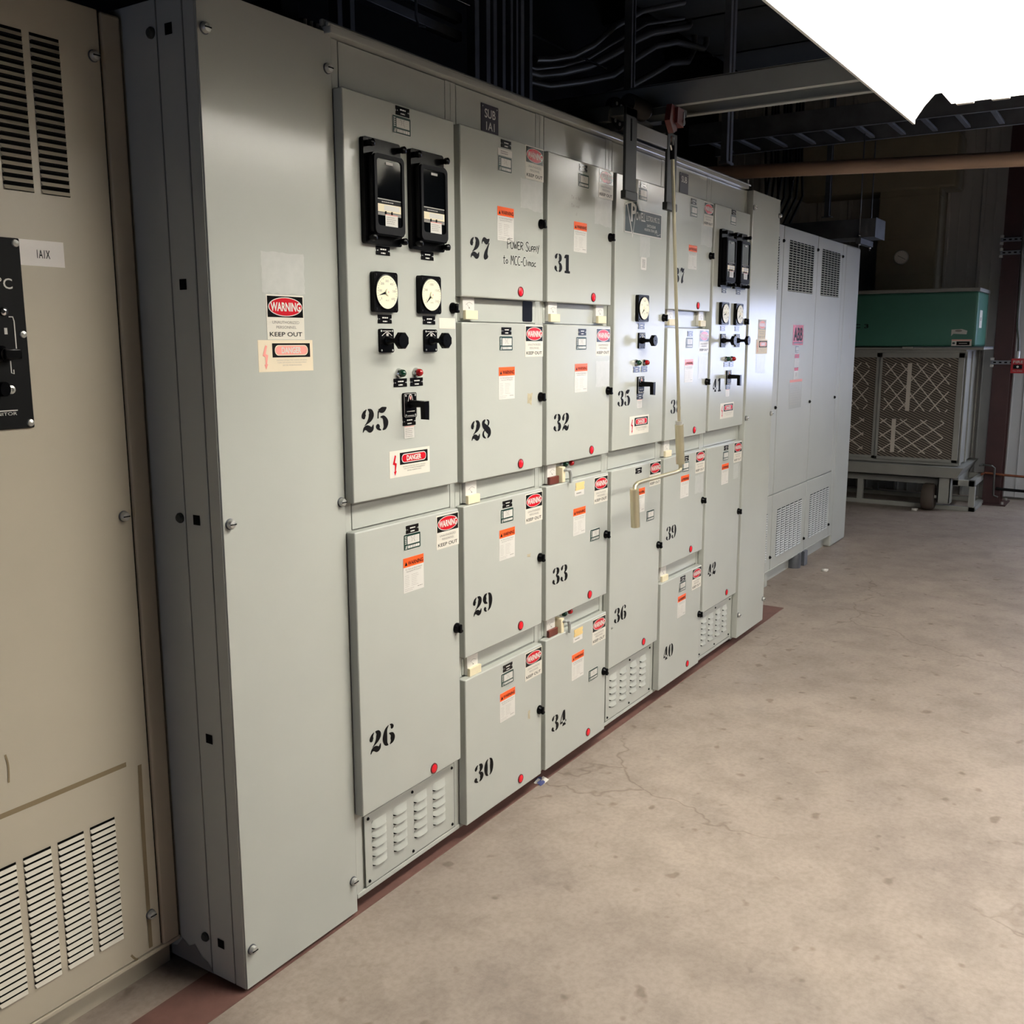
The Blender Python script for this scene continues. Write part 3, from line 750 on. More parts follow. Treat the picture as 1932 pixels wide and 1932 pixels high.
d = door(s, 0.514, 0.514, 0.058); dress(d, '30', 0.042, -0.340, (0.328, -0.008), (0.181, -0.098), (0.187, -0.036), (0.199, -0.012))
put('am_a', ammeter(), s, (0.030, 0, 1.557)); put('am_a', ammeter(), s, (0.034, 0, 1.036)); put('am_a', ammeter(), s, (0.034, 0, 0.519))
b = MB(); b.prism(rrect(0.358, 0.414, 1.550, 1.612, 0.006), 0.0285, 0.0295, 'black'); b.build('viewing_slot', s)

s = section(2, 'switchgear section with four stacked doors stenciled 31, 32, 33 and 34'); secs[2] = s
body(s, [HEADER, (1.546, 1.610), (1.032, 1.096), (0.517, 0.580)])
d = door(s, 2.055, 2.060, 1.612); dress(d, '31', 0.043, -0.349, (0.330, 0.003), (0.163, -0.185), (0.188, -0.032), (0.195, -0.004), -0.215, -0.419)
o = residue(0.124, 0.086)(); o.parent = d; o.location = (0.303, 0, -0.094)
for k, tx in enumerate(('to ii lol', 'toi iiol', 'il')): handwriting([(tx, 0.0, 0.0, 0.016, 1.0)], d, 0.145+0.03*(k == 2), -0.118-0.025*k, 'grayink', 0.0012)
d = door(s, 1.543, 1.543, 1.097); dress(d, '32', 0.043, -0.340, (0.325, -0.008), (0.178, -0.126), (0.184, -0.038), (0.199, -0.012))
o = residue(0.10, 0.09)(); o.parent = d; o.location = (0.326, 0, -0.118)
YP = ('yp', nameplate('yellow', 'yellow', 0.060, 0.026))
def strip():
    b = MB(); b.box(0, 0.066, -0.0008, 0.0002, -0.019, 0, 'white'); lines(b, 0.012, 0.056, -0.012, 1, 0.005, -0.001, 'grayink', 0.004, 3); return b.build('text_strip', smooth=False)
for nom, bot, nd in ((1.029, 0.581, '33'), (0.514, 0.058, '34')):
    d = door(s, nom, nom, bot); dress(d, nd, 0.041, -0.335, (0.324, -0.008), (0.176, -0.098), (0.298, -0.190), None)
    put(*YP, d, (0.191, 0, -0.011)); put('strip', strip, d, (0.184, 0, -0.037))
put('am_a', ammeter(), s, (0.034, 0, 1.557)); put('am_a', ammeter(), s, (0.354, 0, 1.557))
def racking():
    b = MB(); b.box(0, 0.020, -0.004, 0.030, -0.012, 0.040, 'almond', 0.003)
    o = b.build('trip_lever'); b = MB()
    b.tube([(0.010, -0.002, 0.028), (0.012, -0.010, 0.030), (0.030, -0.013, 0.028), (0.037, -0.014, 0.014), (0.037, -0.014, -0.016)], [0.004, 0.005, 0.006, 0.006, 0.005], 'hoistgray', 10)
    b.build('lever_arm', o); return o
for zz in (1.036, 0.519):
    put('am_b', ammeter('brown'), s, (0.034, 0, zz), label='ammeter with brown cover')
    put('rack', racking, s, (0.103, 0.004, zz+0.006))
    put('lampg', lamp('lensg'), s, (0.150, 0.030, zz+0.050), label='green lens indicator lamp'); put('lampr', lamp('lensr'), s, (0.190, 0.030, zz+0.050), label='red lens indicator lamp')

s, d, d2 = control_section(3, '35', '36', 'switchgear section with doors 35 and 36 and a dark green maker plate', False, False)
def maker_plate():
    b = MB(); b.prism([(0, -0.088), (0.310, -0.088), (0.310, 0.0), (0.115, 0.0), (0.098, 0.028), (0.0, 0.008)], -0.0012, 0.0002, 'white')
    b.flat([(0.004, -0.084), (0.306, -0.084), (0.306, -0.004), (0.112, -0.004), (0.096, 0.023), (0.004, 0.004)], -0.0016, 'plate')
    tri = [(0.012, 0.012), (0.100, 0.030), (0.064, -0.104)]
    b.flat(tri, -0.0020, 'white'); b.flat([(0.019, 0.009), (0.094, 0.024), (0.064, -0.090)], -0.0024, 'plate')
    b.text('P', 0.048, 0.088, -0.048, 0.016, -0.0028, 'white', 0.02); b.text('OWELL', 0.088, 0.165, -0.040, -0.010, -0.0028, 'white', 0.01)
    b.text('ELECTRICAL MFG. CO.', 0.172, 0.290, -0.034, -0.016, -0.0028, 'white')
    b.text('SWITCHGEAR', 0.180, 0.255, -0.056, -0.046, -0.0028, 'white'); b.text('HOUSTON, TEXAS U.S.A.', 0.160, 0.270, -0.071, -0.061, -0.0028, 'white')
    stroke(b, [(0.25, -0.075, 0.0015), (0.262, -0.060, 0.0015), (0.270, -0.078, 0.0015), (0.300, -0.072, 0.0015)], -0.0028, 'white')
    return b.build('maker_plate', smooth=False)
o = maker_plate(); o.parent = d; o.location = (0.066, 0, -0.098)
b = MB(); b.prism(rrect(0, 0.046, -0.045, 0, 0.004), -0.0008, 0.0002, 'white'); lines(b, 0.010, 0.036, -0.010, 8, 0.0038, -0.001, 'grayink', 0.0022, 5, True); b.build('serial_sticker', d, (0.206, 0, -0.262), smooth=False)
o = residue(0.085, 0.075)(); o.parent = d; o.location = (0.195, 0, -0.186)
dress(d2, '36', 0.040, -0.580, (0.322, -0.003), (0.196, -0.092), (0.300, -0.190), (0.196, -0.011), -0.343, -0.716)
def scr():
    b = MB(); screw(b, 0, 0, 0, 0.005, 'zinc', 0.004); return b.build('screw')
o = put('scr', scr, d2, (0.020, 0, -0.590))

s = section(4, 'switchgear section with four stacked doors stenciled 37, 38, 39 and 40'); secs[4] = s
body(s, [HEADER, (1.546, 1.610), (1.032, 1.096), (0.517, 0.580)])
sub_plate(False).build('section_sign', s, (0.146, 0.030, 2.146), smooth=False)
d = door(s, 2.055, 2.060, 1.612); dress(d, '37', 0.052, -0.337, (0.333, -0.002), (0.185, -0.184), (0.192, -0.031), (0.197, -0.005), -0.213, -0.420)
o = residue(0.124, 0.086)(); o.parent = d; o.location = (0.310, 0, -0.090)
d = door(s, 1.543, 1.543, 1.097); dress(d, '38', 0.050, -0.340, (0.327, -0.006), (0.180, -0.126), (0.184, -0.038), (0.199, -0.012))
o = residue(0.10, 0.10)(); o.parent = d; o.location = (0.324, 0, -0.110)
d = door(s, 1.029, 1.029, 0.581); dress(d, '39', 0.038, -0.342, (0.326, -0.003), (0.172, -0.091), (0.182, -0.034), (0.195, -0.011))
o = residue(0.09, 0.08)(); o.parent = d; o.location = (0.326, 0, -0.105)
d = door(s, 0.514, 0.514, 0.058); dress(d, '40', 0.040, -0.338, (0.327, -0.004), (0.175, -0.093), (0.184, -0.034), (0.197, -0.011))
put('am_a', ammeter(), s, (0.034, 0, 1.557)); put('am_a', ammeter(), s, (0.354, 0, 1.557))
put('am_a', ammeter(), s, (0.032, 0, 1.036)); put('am_a', ammeter(), s, (0.032, 0, 0.519))

s, d, d2 = control_section(5, '41', '42', 'switchgear section with doors 41 and 42, farthest pair of black relays', True, True)
dress(d2, '42', 0.050, -0.590, (0.331, -0.005), (0.180, -0.091), (0.186, -0.034), (0.200, -0.008), -0.340, -0.714)
o = residue(0.07, 0.07)(); o.parent = d2; o.location = (0.33, 0, -0.105)

def big_bolt(slot=True):
    def mk():
        b = MB(); b.lathe([(0.0120, 0), (0.0120, 0.002)], (0, 0, 0), (0, -1, 0), 'galvd', 18)
        b.lathe([(0.0105, 0.003), (0.0105, 0.008), (0.008, 0.012), (0.0005, 0.0130)], (0, 0, 0), (0, -1, 0), 'zinc', 16)
        b.box(-0.008, 0.008, -0.0136, -0.0118, -0.0011, 0.0011, 'dark'); return b.build('bolt')
    return mk
# torn tape marks beside three latches
for k, (nm, tx, tz, tw, th) in enumerate((('28', 0.336, -0.206, 0.034, 0.042), ('29', 0.338, -0.198, 0.024, 0.014), ('30', 0.343, -0.205, 0.016, 0.034))):
    dd = [o for o in secs[1].children if o.name.startswith('door')][k+1]; b = MB(); rr = random.Random(k)
    b.flat([(rr.uniform(0, .15)*tw, -rr.uniform(0, .1)*th), (tw*.55, -rr.uniform(0, .3)*th), (tw, -rr.uniform(0, .2)*th), (tw*.85, -th*.5), (tw*rr.uniform(.6, 1), -th), (tw*.4, -th*.8), (tw*.1, -th*rr.uniform(.7, 1))], -0.0005, 'oldtape')
    b.build('tape_residue', dd, (tx, 0, tz), smooth=False)
# left end section: grooved end, square knock-out holes, plain front cover
s = thing('switchgear_end_section', 'plain gray switchgear end section beside the beige transformer cabinet', 'electrical cabinet', (1.385, 0, 0), 0, GR)
b = MB()
for y0, y1 in ((0.030, 0.0635), (0.0665, 0.1425), (0.1455, 1.45)): b.box(0.0, 0.381, y0, y1, 0.012, 2.168, 'paint', 0.001, 1)
b.box(0.003, 0.380, 0.032, 1.44, 0.015, 2.16, 'dark')
b.build('body', s)
b = MB(); b.box(0.002, 0.3812, 0.0265, 0.031, 0.012, 2.176, 'paint', 0.001, 1); f = b.build('front_cover', s)
for x in (0.020, 0.366):
    for z in (2.098, 1.106, 0.106): put('bolt', big_bolt(), s, (x, 0.0265, z))
for z in (2.105, 1.608, 1.110, 0.609, 0.102):
    b = MB(); hh = 0.011; b.face([(-0.0008, 0.107-hh, z-hh), (-0.0008, 0.107-hh, z+hh), (-0.0008, 0.107+hh, z+hh), (-0.0008, 0.107+hh, z-hh)], 'dark'); b.build('square_hole', s)
for z in (2.105, 1.110, 0.102):
    b = MB(); b.lathe([(0.0115, 0), (0.0115, 0.004), (0.008, 0.008), (0.0005, 0.009)], (0, 0.160, z), (-1, 0, 0), 'strap', 16); b.build('bolt', s)
b = MB(); pts = []
for k in range(9): pts.append((-0.0012, 0.135+0.022*k, 0.013+0.060*math.sin(PI*k/8)*(0.7+0.3*(k % 2))))
b.face([(-0.0012, 0.135, 0.013)] + pts + [(-0.0012, 0.311, 0.013)], 'grayink'); b.build('scuff', s)
PWS = warning_sign(0.113, 0.097); o = PWS(); o.parent = f; o.location = (0.151, 0.0265, 1.592)
o = danger_label(True)(); o.parent = f; o.location = (0.122, 0.0265, 1.494)
o = residue(0.130, 0.088)(); o.parent = f; o.location = (0.141, 0.0265, 1.684)

# right end section
s = thing('switchgear_end_section', 'plain gray switchgear end section at the far end of the row', 'electrical cabinet', (4.5115, 0, 0), 0, GR)
b = MB(); b.box(0.0, 0.390, 0.030, 1.45, 0.035, 2.168, 'paint', 0.001, 1); b.build('body', s)
b = MB(); b.box(0.004, 0.394, 0.0, 0.030, 0.045, 2.170, 'paint', 0.003, 2); f = b.build('front_cover', s)
for x in (0.016, 0.380):
    for z in (2.094, 1.129, 0.162): put('bolt', big_bolt(), s, (x, 0.0, z))
o = warning_sign(0.113, 0.093, 'fadedbg', 'faded', 'softink')(); o.parent = f; o.location = (0.138, 0, 1.592)
o = danger_label(True)(); o.parent = f; o.location = (0.118, 0, 1.498)
o = residue(0.13, 0.095)(); o.parent = f; o.location = (0.130, 0, 1.434)

# rail along the top of the row
b = MB()
b.box(1.745, 4.47, 0.006, 0.060, 2.169, 2.187, 'paint', 0.003); b.box(1.745, 4.47, 0.030, 0.042, 2.187, 2.204, 'paint', 0.004)
b.cyl((1.740, 0.012, 2.188), (4.50, 0.012, 2.188), 0.0045, 'paint', 10); b.cyl((4.49, 0.022, 2.180), (4.49, 0.022, 2.212), 0.006, 'zinc', 8)
tag(b.build('hoist_rail'), 'long gray rail along the top edge of the switchgear row', 'rail')
# terminal block on the end section
t = thing('terminal_block', 'dark terminal block sitting on top of the first switchgear section', 'terminal block', (1.70, 0.10, 2.176))
b = MB(); b.box(-0.012, 0.045, 0, 0.10, 0, 0.075, 'blackm', 0.003); b.build('relay_box', t)
b = MB(); b.box(0.050, 0.135, 0, 0.06, -0.006, 0.035, 'black', 0.003)
for k in range(4): b.cyl((0.060+k*0.020, -0.002, 0.026), (0.060+k*0.020, -0.002, 0.040), 0.005, 'zinc', 8); b.box(0.052+k*0.020, 0.068+k*0.020, -0.002, 0.03, 0.035, 0.042, 'blackm')
b.build('terminal_strip', t)

# ------------------------------------------------------------------ hoist on top of the row
t = thing('breaker_hoist', 'gray hoist boom with winch riding on top of the switchgear row', 'hoist', (3.40, 0, 2.205))
b = MB(); y0, y1 = -0.765, 0.62
b.box(0.0, 0.006, y0, y1, 0.112, 0.190, 'hoistgray', 0.002); b.box(0.0, 0.030, y0, y1, 0.110, 0.115, 'hoistgray', 0.001)
b.box(0.200, 0.206, y0, y1, 0.112, 0.190, 'hoistgray', 0.002); b.box(0.176, 0.206, y0, y1, 0.110, 0.115, 'hoistgray', 0.001)
b.box(0.0, 0.206, y0, y1, 0.185, 0.190, 'hoistgray'); b.box(0.0, 0.206, y0, y0+0.006, 0.112, 0.190, 'hoistgray', 0.002)
b.cyl((-0.001, y0+0.03, 0.135), (-0.006, y0+0.03, 0.135), 0.010, 'zinc', 12)
b.build('boom', t)
b = MB(); b.box(-0.36, 0.18, -0.02, 0.50, 0.0, 0.05, 'strap', 0.003); b.box(-0.02, 0.14, 0.02, 0.12, 0.05, 0.112, 'strap'); b.box(-0.02, 0.14, 0.38, 0.48, 0.05, 0.112, 'strap'); b.build('carriage', t)
for x in (-0.355, -0.022):
    b = MB(); b.box(x, x+0.085, -0.080, -0.070, -0.245, 0.045, 'strap', 0.003); b.box(x-0.001, x+0.091, -0.084, -0.064, -0.248, -0.220, 'strap', 0.003); b.box(x, x+0.085, -0.08, 0.0, 0.015, 0.045, 'strap', 0.003)
    b.box(x+0.036, x+0.044, -0.0815, -0.0795, -0.06, 0.01, 'dark'); b.build('hanger_arm', t)
b = MB(); b.box(-0.268, -0.020, -0.078, -0.070, -0.040, 0.006, 'hoistgray', 0.002); b.build('cross_plate', t)
b = MB(); b.cyl((-0.25, -0.03, 0.075), (-0.11, -0.03, 0.075), 0.030, 'cable', 20)
for k in range(9): b.lathe([(0.030, -0.006), (0.036, 0), (0.030, 0.006)], (-0.24+k*0.014, -0.03, 0.075), (1, 0, 0), 'cable', 16)
b.build('winch_drum', t)
b = MB(); b.lathe([(0.014, -0.012), (0.052, -0.012), (0.054, 0), (0.052, 0.012), (0.014, 0.012)], (-0.30, -0.01, 0.035), (0, -1, 0), 'blackm', 24)
for k in range(6): b.cyl((-0.30+0.033*math.cos(k), -0.023, 0.035+0.033*math.sin(k)), (-0.30+0.033*math.cos(k), -0.026, 0.035+0.033*math.sin(k)), 0.006, 'zinc', 8)
b.build('hand_wheel', t)
b = MB(); b.prism([(-0.165, 0.025), (-0.130, -0.012), (-0.105, 0.000), (-0.105, 0.075), (-0.15, 0.080)], -0.150, -0.130, 'hookred')
b.prism([(-0.125, 0.022), (-0.072, 0.014), (-0.070, 0.072), (-0.12, 0.074)], -0.160, -0.140, 'hookred'); b.cyl((-0.078, -0.166, 0.03), (-0.078, -0.12, 0.03), 0.009, 'chrome', 12)
b.box(-0.076, -0.064, -0.162, -0.15, 0.022, 0.066, 'chrome', 0.002)
b.box(-0.10, 0.0, -0.14, 0.0, 0.062, 0.085, 'strap'); b.build('hook_block', t)
# crank hanging from the hook
t = thing('crank_rod', 'long plated crank rod with cranked handle hanging from the hoist hook', 'crank', (3.310, -0.128, 2.190))
b = MB(); b.tube([(-0.006, 0, 0.0), (-0.014, 0, -0.03), (0.0, 0, -0.055), (0.014, 0, -0.03), (0.006, 0, 0.0)], 0.004, 'chrome', 8); b.cyl((0.0, 0, -0.03), (0.003, 0, -0.075), 0.009, 'blackm', 12); b.build('hook_eye', t)
b = MB(); b.cyl((0.003, 0, -0.05), (0.127, 0, -1.00), 0.0062, 'brass', 14); b.build('shaft', t)
b = MB(); b.cyl((0.127, 0, -0.995), (0.129, 0, -1.012), 0.014, 'zinc', 14); b.cyl((0.128, 0, -1.008), (0.150, 0, -1.158), 0.0165, 'brass', 18); b.build('sleeve', t)
b = MB(); b.tube([(0.150, 0, -1.155), (0.153, 0, -1.175), (0.145, 0, -1.184), (0.10, 0, -1.186), (-0.18, 0, -1.186), (-0.225, 0, -1.188), (-0.243, 0, -1.196), (-0.248, 0, -1.215)], 0.0075, 'brass', 12); b.build('crank_arm', t)
b = MB(); b.cyl((-0.248, 0, -1.205), (-0.232, 0, -1.342), 0.0160, 'brass', 18); b.build('grip', t)

# ------------------------------------------------------------------ beige transformer cabinet at the left
t = thing('transformer_cabinet', 'beige transformer cabinet with louvers at the left edge of the picture', 'electrical cabinet', (0, 0.25, 0))
b = MB(); b.box(-0.30, 1.380, 0.012, 1.30, 0.085, 2.150, 'beige'); b.box(-0.30, 1.375, 0.036, 1.25, 0.0, 0.090, 'beige'); b.build('body', t)
b = MB(); b.box(1.3325, 1.380, 0.0, 0.014, 0.074, 2.150, 'beige', 0.006, 3); b.box(-0.30, 1.380, -0.001, 0.02, 0.068, 0.078, 'beige', 0.002); b.build('frame_edge', t)
b = MB(); b.box(-0.30, 1.3275, 0.0, 0.012, 0.081, 2.150, 'beige', 0.003, 2); dr = b.build('door', t)
b = MB(); b.rect(1.3275, 1.3325, 0.081, 2.15, 0.006, 'dark'); b.build('door_gap', t)
for z0, n, nm in ((1.775, 20, 'upper'), (0.153, 20, 'lower')):
    for c in range(9):
        x = 1.1685-0.0762*c+(0.0065 if nm == 'upper' else 0)
        b = MB()
        for k in range(n): louver(b, x, x+0.061, z0+k*0.0148, z0+k*0.0148+0.0146, -0.0002, 0.0048, 'beige')
        b.build('louver_vent', dr)
for x, z in ((1.311, 2.058), (1.306, 1.117), (1.303, 0.173)): put('bolt', big_bolt(), dr, (x, 0, z))
def taped(pts, wd):
    b = MB(); stroke(b, [(x, z, wd) for x, z in pts], -0.0008, 'stain'); b.build('adhesive_stain', dr, smooth=False)
taped([(1.268, 0.558), (1.1, 0.557), (0.80, 0.556)], 0.011); taped([(1.302, 0.544), (1.299, 0.35), (1.298, 0.09)], 0.010); taped([(1.245, 0.10), (1.255, 0.085), (1.262, 0.081)], 0.005); taped([(1.00, 0.68), (1.004, 0.655), (1.002, 0.62)], 0.004)
b = MB(); b.box(0.80, 1.118, -0.006, 0.0, 1.324, 1.686, 'blackm', 0.002, 1)
y = -0.0066
b.text('°C', 1.067, 1.096, 1.590, 1.611, y, 'white', 0.01)
def ln(p): stroke(b, [(x, z, 0.0022) for x, z in p], y, 'white', n=1)
ln([(1.083, 1.538), (1.091, 1.538), (1.093, 1.530), (1.093, 1.475), (1.086, 1.472)]); ln([(1.079, 1.455), (1.079, 1.432), (1.084, 1.430), (1.084, 1.438)]); ln([(0.86, 1.360), (1.085, 1.360)])
b.text('TEMPERATURE MONITOR', 0.93, 1.083, 1.351, 1.357, y, 'white'); b.text('1', 1.072, 1.078, 1.505, 1.517, y, 'white')
mp = b.build('temperature_monitor', t)
for z in (1.676, 1.505, 1.334):
    b = MB(); b.lathe([(0.0075, 0), (0.0065, 0.003), (0.0005, 0.005)], (1.109, -0.006, z), (0, -1, 0), 'zinc', 14); b.build('screw', mp)
b = MB(); b.lathe([(0.016, 0), (0.016, 0.006), (0.011, 0.010), (0.011, 0.022), (0.0005, 0.023)], (1.060, -0.006, 1.468), (0, -1, 0), 'black', 18); b.box(1.060-0.006, 1.088, -0.034, -0.012, 1.458, 1.478, 'black', 0.003); b.build('selector_knob', mp)
b = MB(); b.lathe([(0.009, 0), (0.008, 0.003), (0.004, 0.004), (0.003, 0.001)], (1.075, -0.006, 1.400), (0, -1, 0), 'zinc', 14); b.cyl((1.050, -0.006, 1.402), (1.056, -0.022, 1.402), 0.014, 'black', 14); b.build('test_jack', mp)
b = MB(); b.lathe([(0.008, 0), (0.008, 0.003), (0.006, 0.0045), (0.0005, 0.005)], (1.074, -0.006, 1.548), (0, -1, 0), 'chrome', 14); b.flat(ellipse(1.070, 1.548, 0.004, 0.004, 12), -0.0125, 'ink'); b.build('toggle', mp)
b = MB(); b.box(1.1195, 1.2125, -0.001, 0.0002, 1.637, 1.686, 'card'); b.text('1A1X', 1.1545, 1.182, 1.652, 1.668, -0.0014, 'ink', 0.004); b.build('name_card', t, smooth=False)

# ------------------------------------------------------------------ light gray transformer at the far end
t = thing('transformer', 'light gray ventilated transformer standing past the far end of the switchgear row', 'electrical cabinet', (5.2, 0.262, 0))
L = lambda x: x-5.2
b = MB(); b.box(L(5.2), L(7.585), 0.012, 1.35, 0.10, 2.150, 'paint_far'); b.box(L(5.3), L(7.2), 0.055, 1.3, 0.0, 0.10, 'paint_far')
b.box(L(5.2), L(7.19), -0.002, 0.02, 0.095, 0.104, 'paint_far', 0.002)
b.build('body', t)
b = MB(); b.box(L(7.188), L(7.585), 0.0, 1.35, 0.0, 2.157, 'paint_far', 0.018, 3); b.build('end_post', t)
def vent(mb, x0, x1, z0, z1, nc, nr, d):
    pw, pz = (x1-x0)/nc, (z1-z0)/nr
    for c in range(nc):
        for r in range(nr): louver(mb, x0+c*pw+pw*0.09, x0+(c+1)*pw-pw*0.09, z0+r*pz, z0+r*pz+pz*0.99, -0.0002, d, 'paint_far')
for x0, x1, u0, u1, uc, l0, l1, lc in ((5.205, 5.798, 5.24, 5.722, 7, 5.24, 5.722, 6), (5.806, 6.497, 5.904, 6.414, 7, 5.890, 6.416, 6), (6.503, 7.100, 6.592, 7.034, 6, 6.590, 7.055, 6)):
    b = MB(); b.box(L(x0), L(x1), 0.0, 0.012, 0.575, 2.150, 'paint_far', 0.003, 2); p = b.build('upper_panel', t)
    b = MB(); vent(b, L(u0), L(u1), 1.784, 2.079, uc, 20, 0.006); b.build('vent_slots', p)
    b = MB(); b.box(L(x0), L(x1), 0.0, 0.012, 0.103, 0.569, 'paint_far', 0.003, 2); p2 = b.build('lower_panel', t)
    b = MB(); vent(b, L(l0), L(l1), 0.168, 0.466, lc, 20, 0.006); b.build('vent_slots', p2)
    xx = x1-0.012
    b = MB(); screw(b, L(xx), 2.063, 0, 0.010, 'blackm', 0.010); b.build('latch', p)
    b = MB(); screw(b, L(xx), 0.185, 0, 0.010, 'blackm', 0.010); b.build('latch', p2)
    b = MB(); screw(b, L(xx-0.02), 1.10, 0, 0.010, 'blackm', 0.010); b.build('latch', p)
b = MB(); b.box(L(7.106), L(7.184), 0.0, 0.012, 0.103, 2.150, 'paint_far', 0.003, 2); b.build('corner_strip', t)
b = MB(); b.box(L(6.05), L(6.262), -0.0008, 0.0002, 1.466, 1.588, 'red'); b.text('ABB', L(6.070), L(6.245), 1.492, 1.572, -0.0012, 'ink', 0.02); b.rect(L(6.07), L(6.245), 1.475, 1.485, -0.0012, 'btnrim'); b.build('maker_label', t, smooth=False)
put(*IL, t, (L(6.11), 0, 1.460))
b = MB(); b.box(L(6.105), L(6.195), -0.0008, 0.0002, 1.259, 1.414, 'white'); b.rect(L(6.105), L(6.195), 1.385, 1.410, -0.0011, 'red'); b.rect(L(6.11), L(6.19), 1.308, 1.328, -0.0011, 'red'); lines(b, L(6.115), L(6.185), 1.375, 6, 0.010, -0.0011, 'softink', 0.003, 4); b.flat(ellipse(L(6.15), 1.285, 0.018, 0.014, 14), -0.0011, 'softink'); b.build('warning_strip', t, smooth=False)
b = MB(); b.box(L(6.03), L(6.285), -0.0008, 0.0002, 1.075, 1.254, 'residue'); b.rect(L(6.03), L(6.285), 1.238, 1.254, -0.0011, 'faded'); lines(b, L(6.05), L(6.26), 1.222, 9, 0.015, -0.0011, 'softink', 0.003, 4); b.build('rating_sheet', t, smooth=False)
b = MB(); b.rect(L(7.385), L(7.412), 1.505, 1.545, -0.0006, 'white'); b.build('white_sticker', t, smooth=False)
b = MB(); b.cyl((L(6.40), 0.03, 0.0), (L(6.40), 0.03, 0.10), 0.045, 'galv', 20); b.box(L(6.47), L(6.54), -0.02, 0.05, 0.0, 0.10, 'galv', 0.002); b.build('conduit_stub', t)
b = MB(); b.box(L(5.755), L(5.80), 0.012, 0.06, 0.0, 0.10, 'paint_far', 0.002); b.build('foot', t)

# ------------------------------------------------------------------ packaged air conditioner on its skid (local x runs along -Y, front faces -X)
t = thing('air_conditioner', 'green and gray air conditioner on wheeled skid by the far wall', 'air conditioner', (9.30, 0, 0), -PI/2)
b = MB(); b.box(-1.75, 0.250, 0.02, 0.80, 0.42, 1.415, 'acgray')
b.box(0.250, 0.262, 0.0, 0.06, 0.41, 1.40, 'acgray', 0.003); b.box(0.250, 0.264, 0.30, 0.36, 0.41, 1.40, 'acgray', 0.003); b.box(0.250, 0.264, 0.70, 0.80, 0.41, 1.40, 'acgray', 0.003)
b.box(-1.75, 0.250, -0.004, 0.02, 1.36, 1.415, 'acgray', 0.004); b.box(-1.75, 0.25, -0.004, 0.02, 0.405, 0.432, 'acgray', 0.004)
b.build('filter_housing', t)
def filter_frame(x0, x1, y, name='filter_panel'):
    b = MB(); fz0, fz1 = 0.432, 1.388; w_ = 0.050
    b.box(x0, x0+0.022, y, y+0.02, fz0, fz1, 'acgray', 0.003); b.box(x1-w_, x1, y, y+0.02, fz0, fz1, 'acgray', 0.003)
    b.box(x0, x1, y, y+0.02, fz0, fz0+0.028, 'acgray', 0.003); b.box(x0, x1, y, y+0.02, fz1-0.045, fz1, 'acgray', 0.003)
    o = b.build(name, t)
    b = MB(); b.box(x0+0.02, x1-w_+0.004, y+0.012, y+0.016, fz0+0.026, fz1-0.043, 'screen'); b.build('mesh_screen', o, smooth=False)
    def region(rx0, rx1, z0, z1, px, pz, strip):
        b = MB(); h = 0.0045
        def seg(ax, az, bx, bz):
            dx, dz = bx-ax, bz-az; l = math.hypot(dx, dz); nx, nz = -dz/l*h, dx/l*h
            b.prism([(ax-nx, az-nz), (bx-nx, bz-nz), (bx+nx, bz+nz), (ax+nx, az+nz)], y+0.0095, y+0.012, 'wire')
        k = -8
        while k < 14:
            for sg in (1, -1):
                xs = rx0+k*px; ax, az, bx, bz = (xs, z0, xs+(z1-z0)*px/pz, z1) if sg > 0 else (xs, z1, xs+(z1-z0)*px/pz, z0)
                if bx <= rx0 or ax >= rx1: continue
                if ax < rx0: az += (bz-az)*(rx0-ax)/(bx-ax); ax = rx0
                if bx > rx1: bz = az+(bz-az)*(rx1-ax)/(bx-ax); bx = rx1
                if bx-ax > 0.01: seg(ax, az, bx, bz)
            k += 1
        b.box(strip-0.017, strip+0.017, y+0.006, y+0.012, z0, z1, 'wire'); b.build('filter_grid', o)
    region(x0+0.05, x1-0.11, 0.875, 1.295, 0.130, 0.156, x0+0.255)
    region(x0+0.03, x1-0.13, 0.500, 0.800, 0.170, 0.128, x0+0.150)
filter_frame(-0.456, 0.243, -0.022); filter_frame(-1.155, -0.440, -0.006); filter_frame(-1.74, -1.15, -0.006)
b = MB(); b.box(-1.78, 0.387, -0.03, 0.82, 1.415, 1.432, 'acgray', 0.003); b.box(-0.268, 0.390, -0.045, 0.62, 1.432, 1.440, 'galv', 0.002); b.box(-0.268, -0.18, -0.06, -0.03, 1.418, 1.440, 'acgray', 0.003); b.build('top_ledge', t)
b = MB(); b.box(-1.75, 0.316, -0.012, 0.60, 1.440, 1.905, 'acgreen', 0.022, 4); b.box(-1.76, 0.322, -0.02, 0.61, 1.905, 1.935, 'acgray', 0.004)
b.box(0.312, 0.318, 0.55, 0.60, 1.44, 1.92, 'acgray'); b.build('upper_housing', t)
b = MB(); b.text('AC 3', -0.78, -0.576, 1.604, 1.640, -0.0128, 'ink', 0.02); b.build('unit_number', t, smooth=False)
b = MB(); b.box(0.125, 0.285, -0.0132, -0.0118, 1.446, 1.502, 'white'); b.rect(0.165, 0.270, 1.453, 1.485, -0.0136, 'ink'); b.rect(0.127, 0.283, 1.492, 1.500, -0.0136, 'faded'); b.rect(0.185, 0.250, 1.466, 1.471, -0.0140, 'softink'); b.flat(ellipse(0.143, 1.470, 0.012, 0.008, 12), -0.0136, 'green'); b.build('maker_label', t, smooth=False)
b = MB(); b.flat([(0.118, 1.53), (0.135, 1.55), (0.24, 1.545), (0.245, 1.575), (0.20, 1.59), (0.118, 1.585)], -0.0126, 'residue'); b.flat(ellipse(0.175, 1.575, 0.028, 0.010, 14), -0.0130, 'grayink'); b.build('torn_sticker', t, smooth=False)
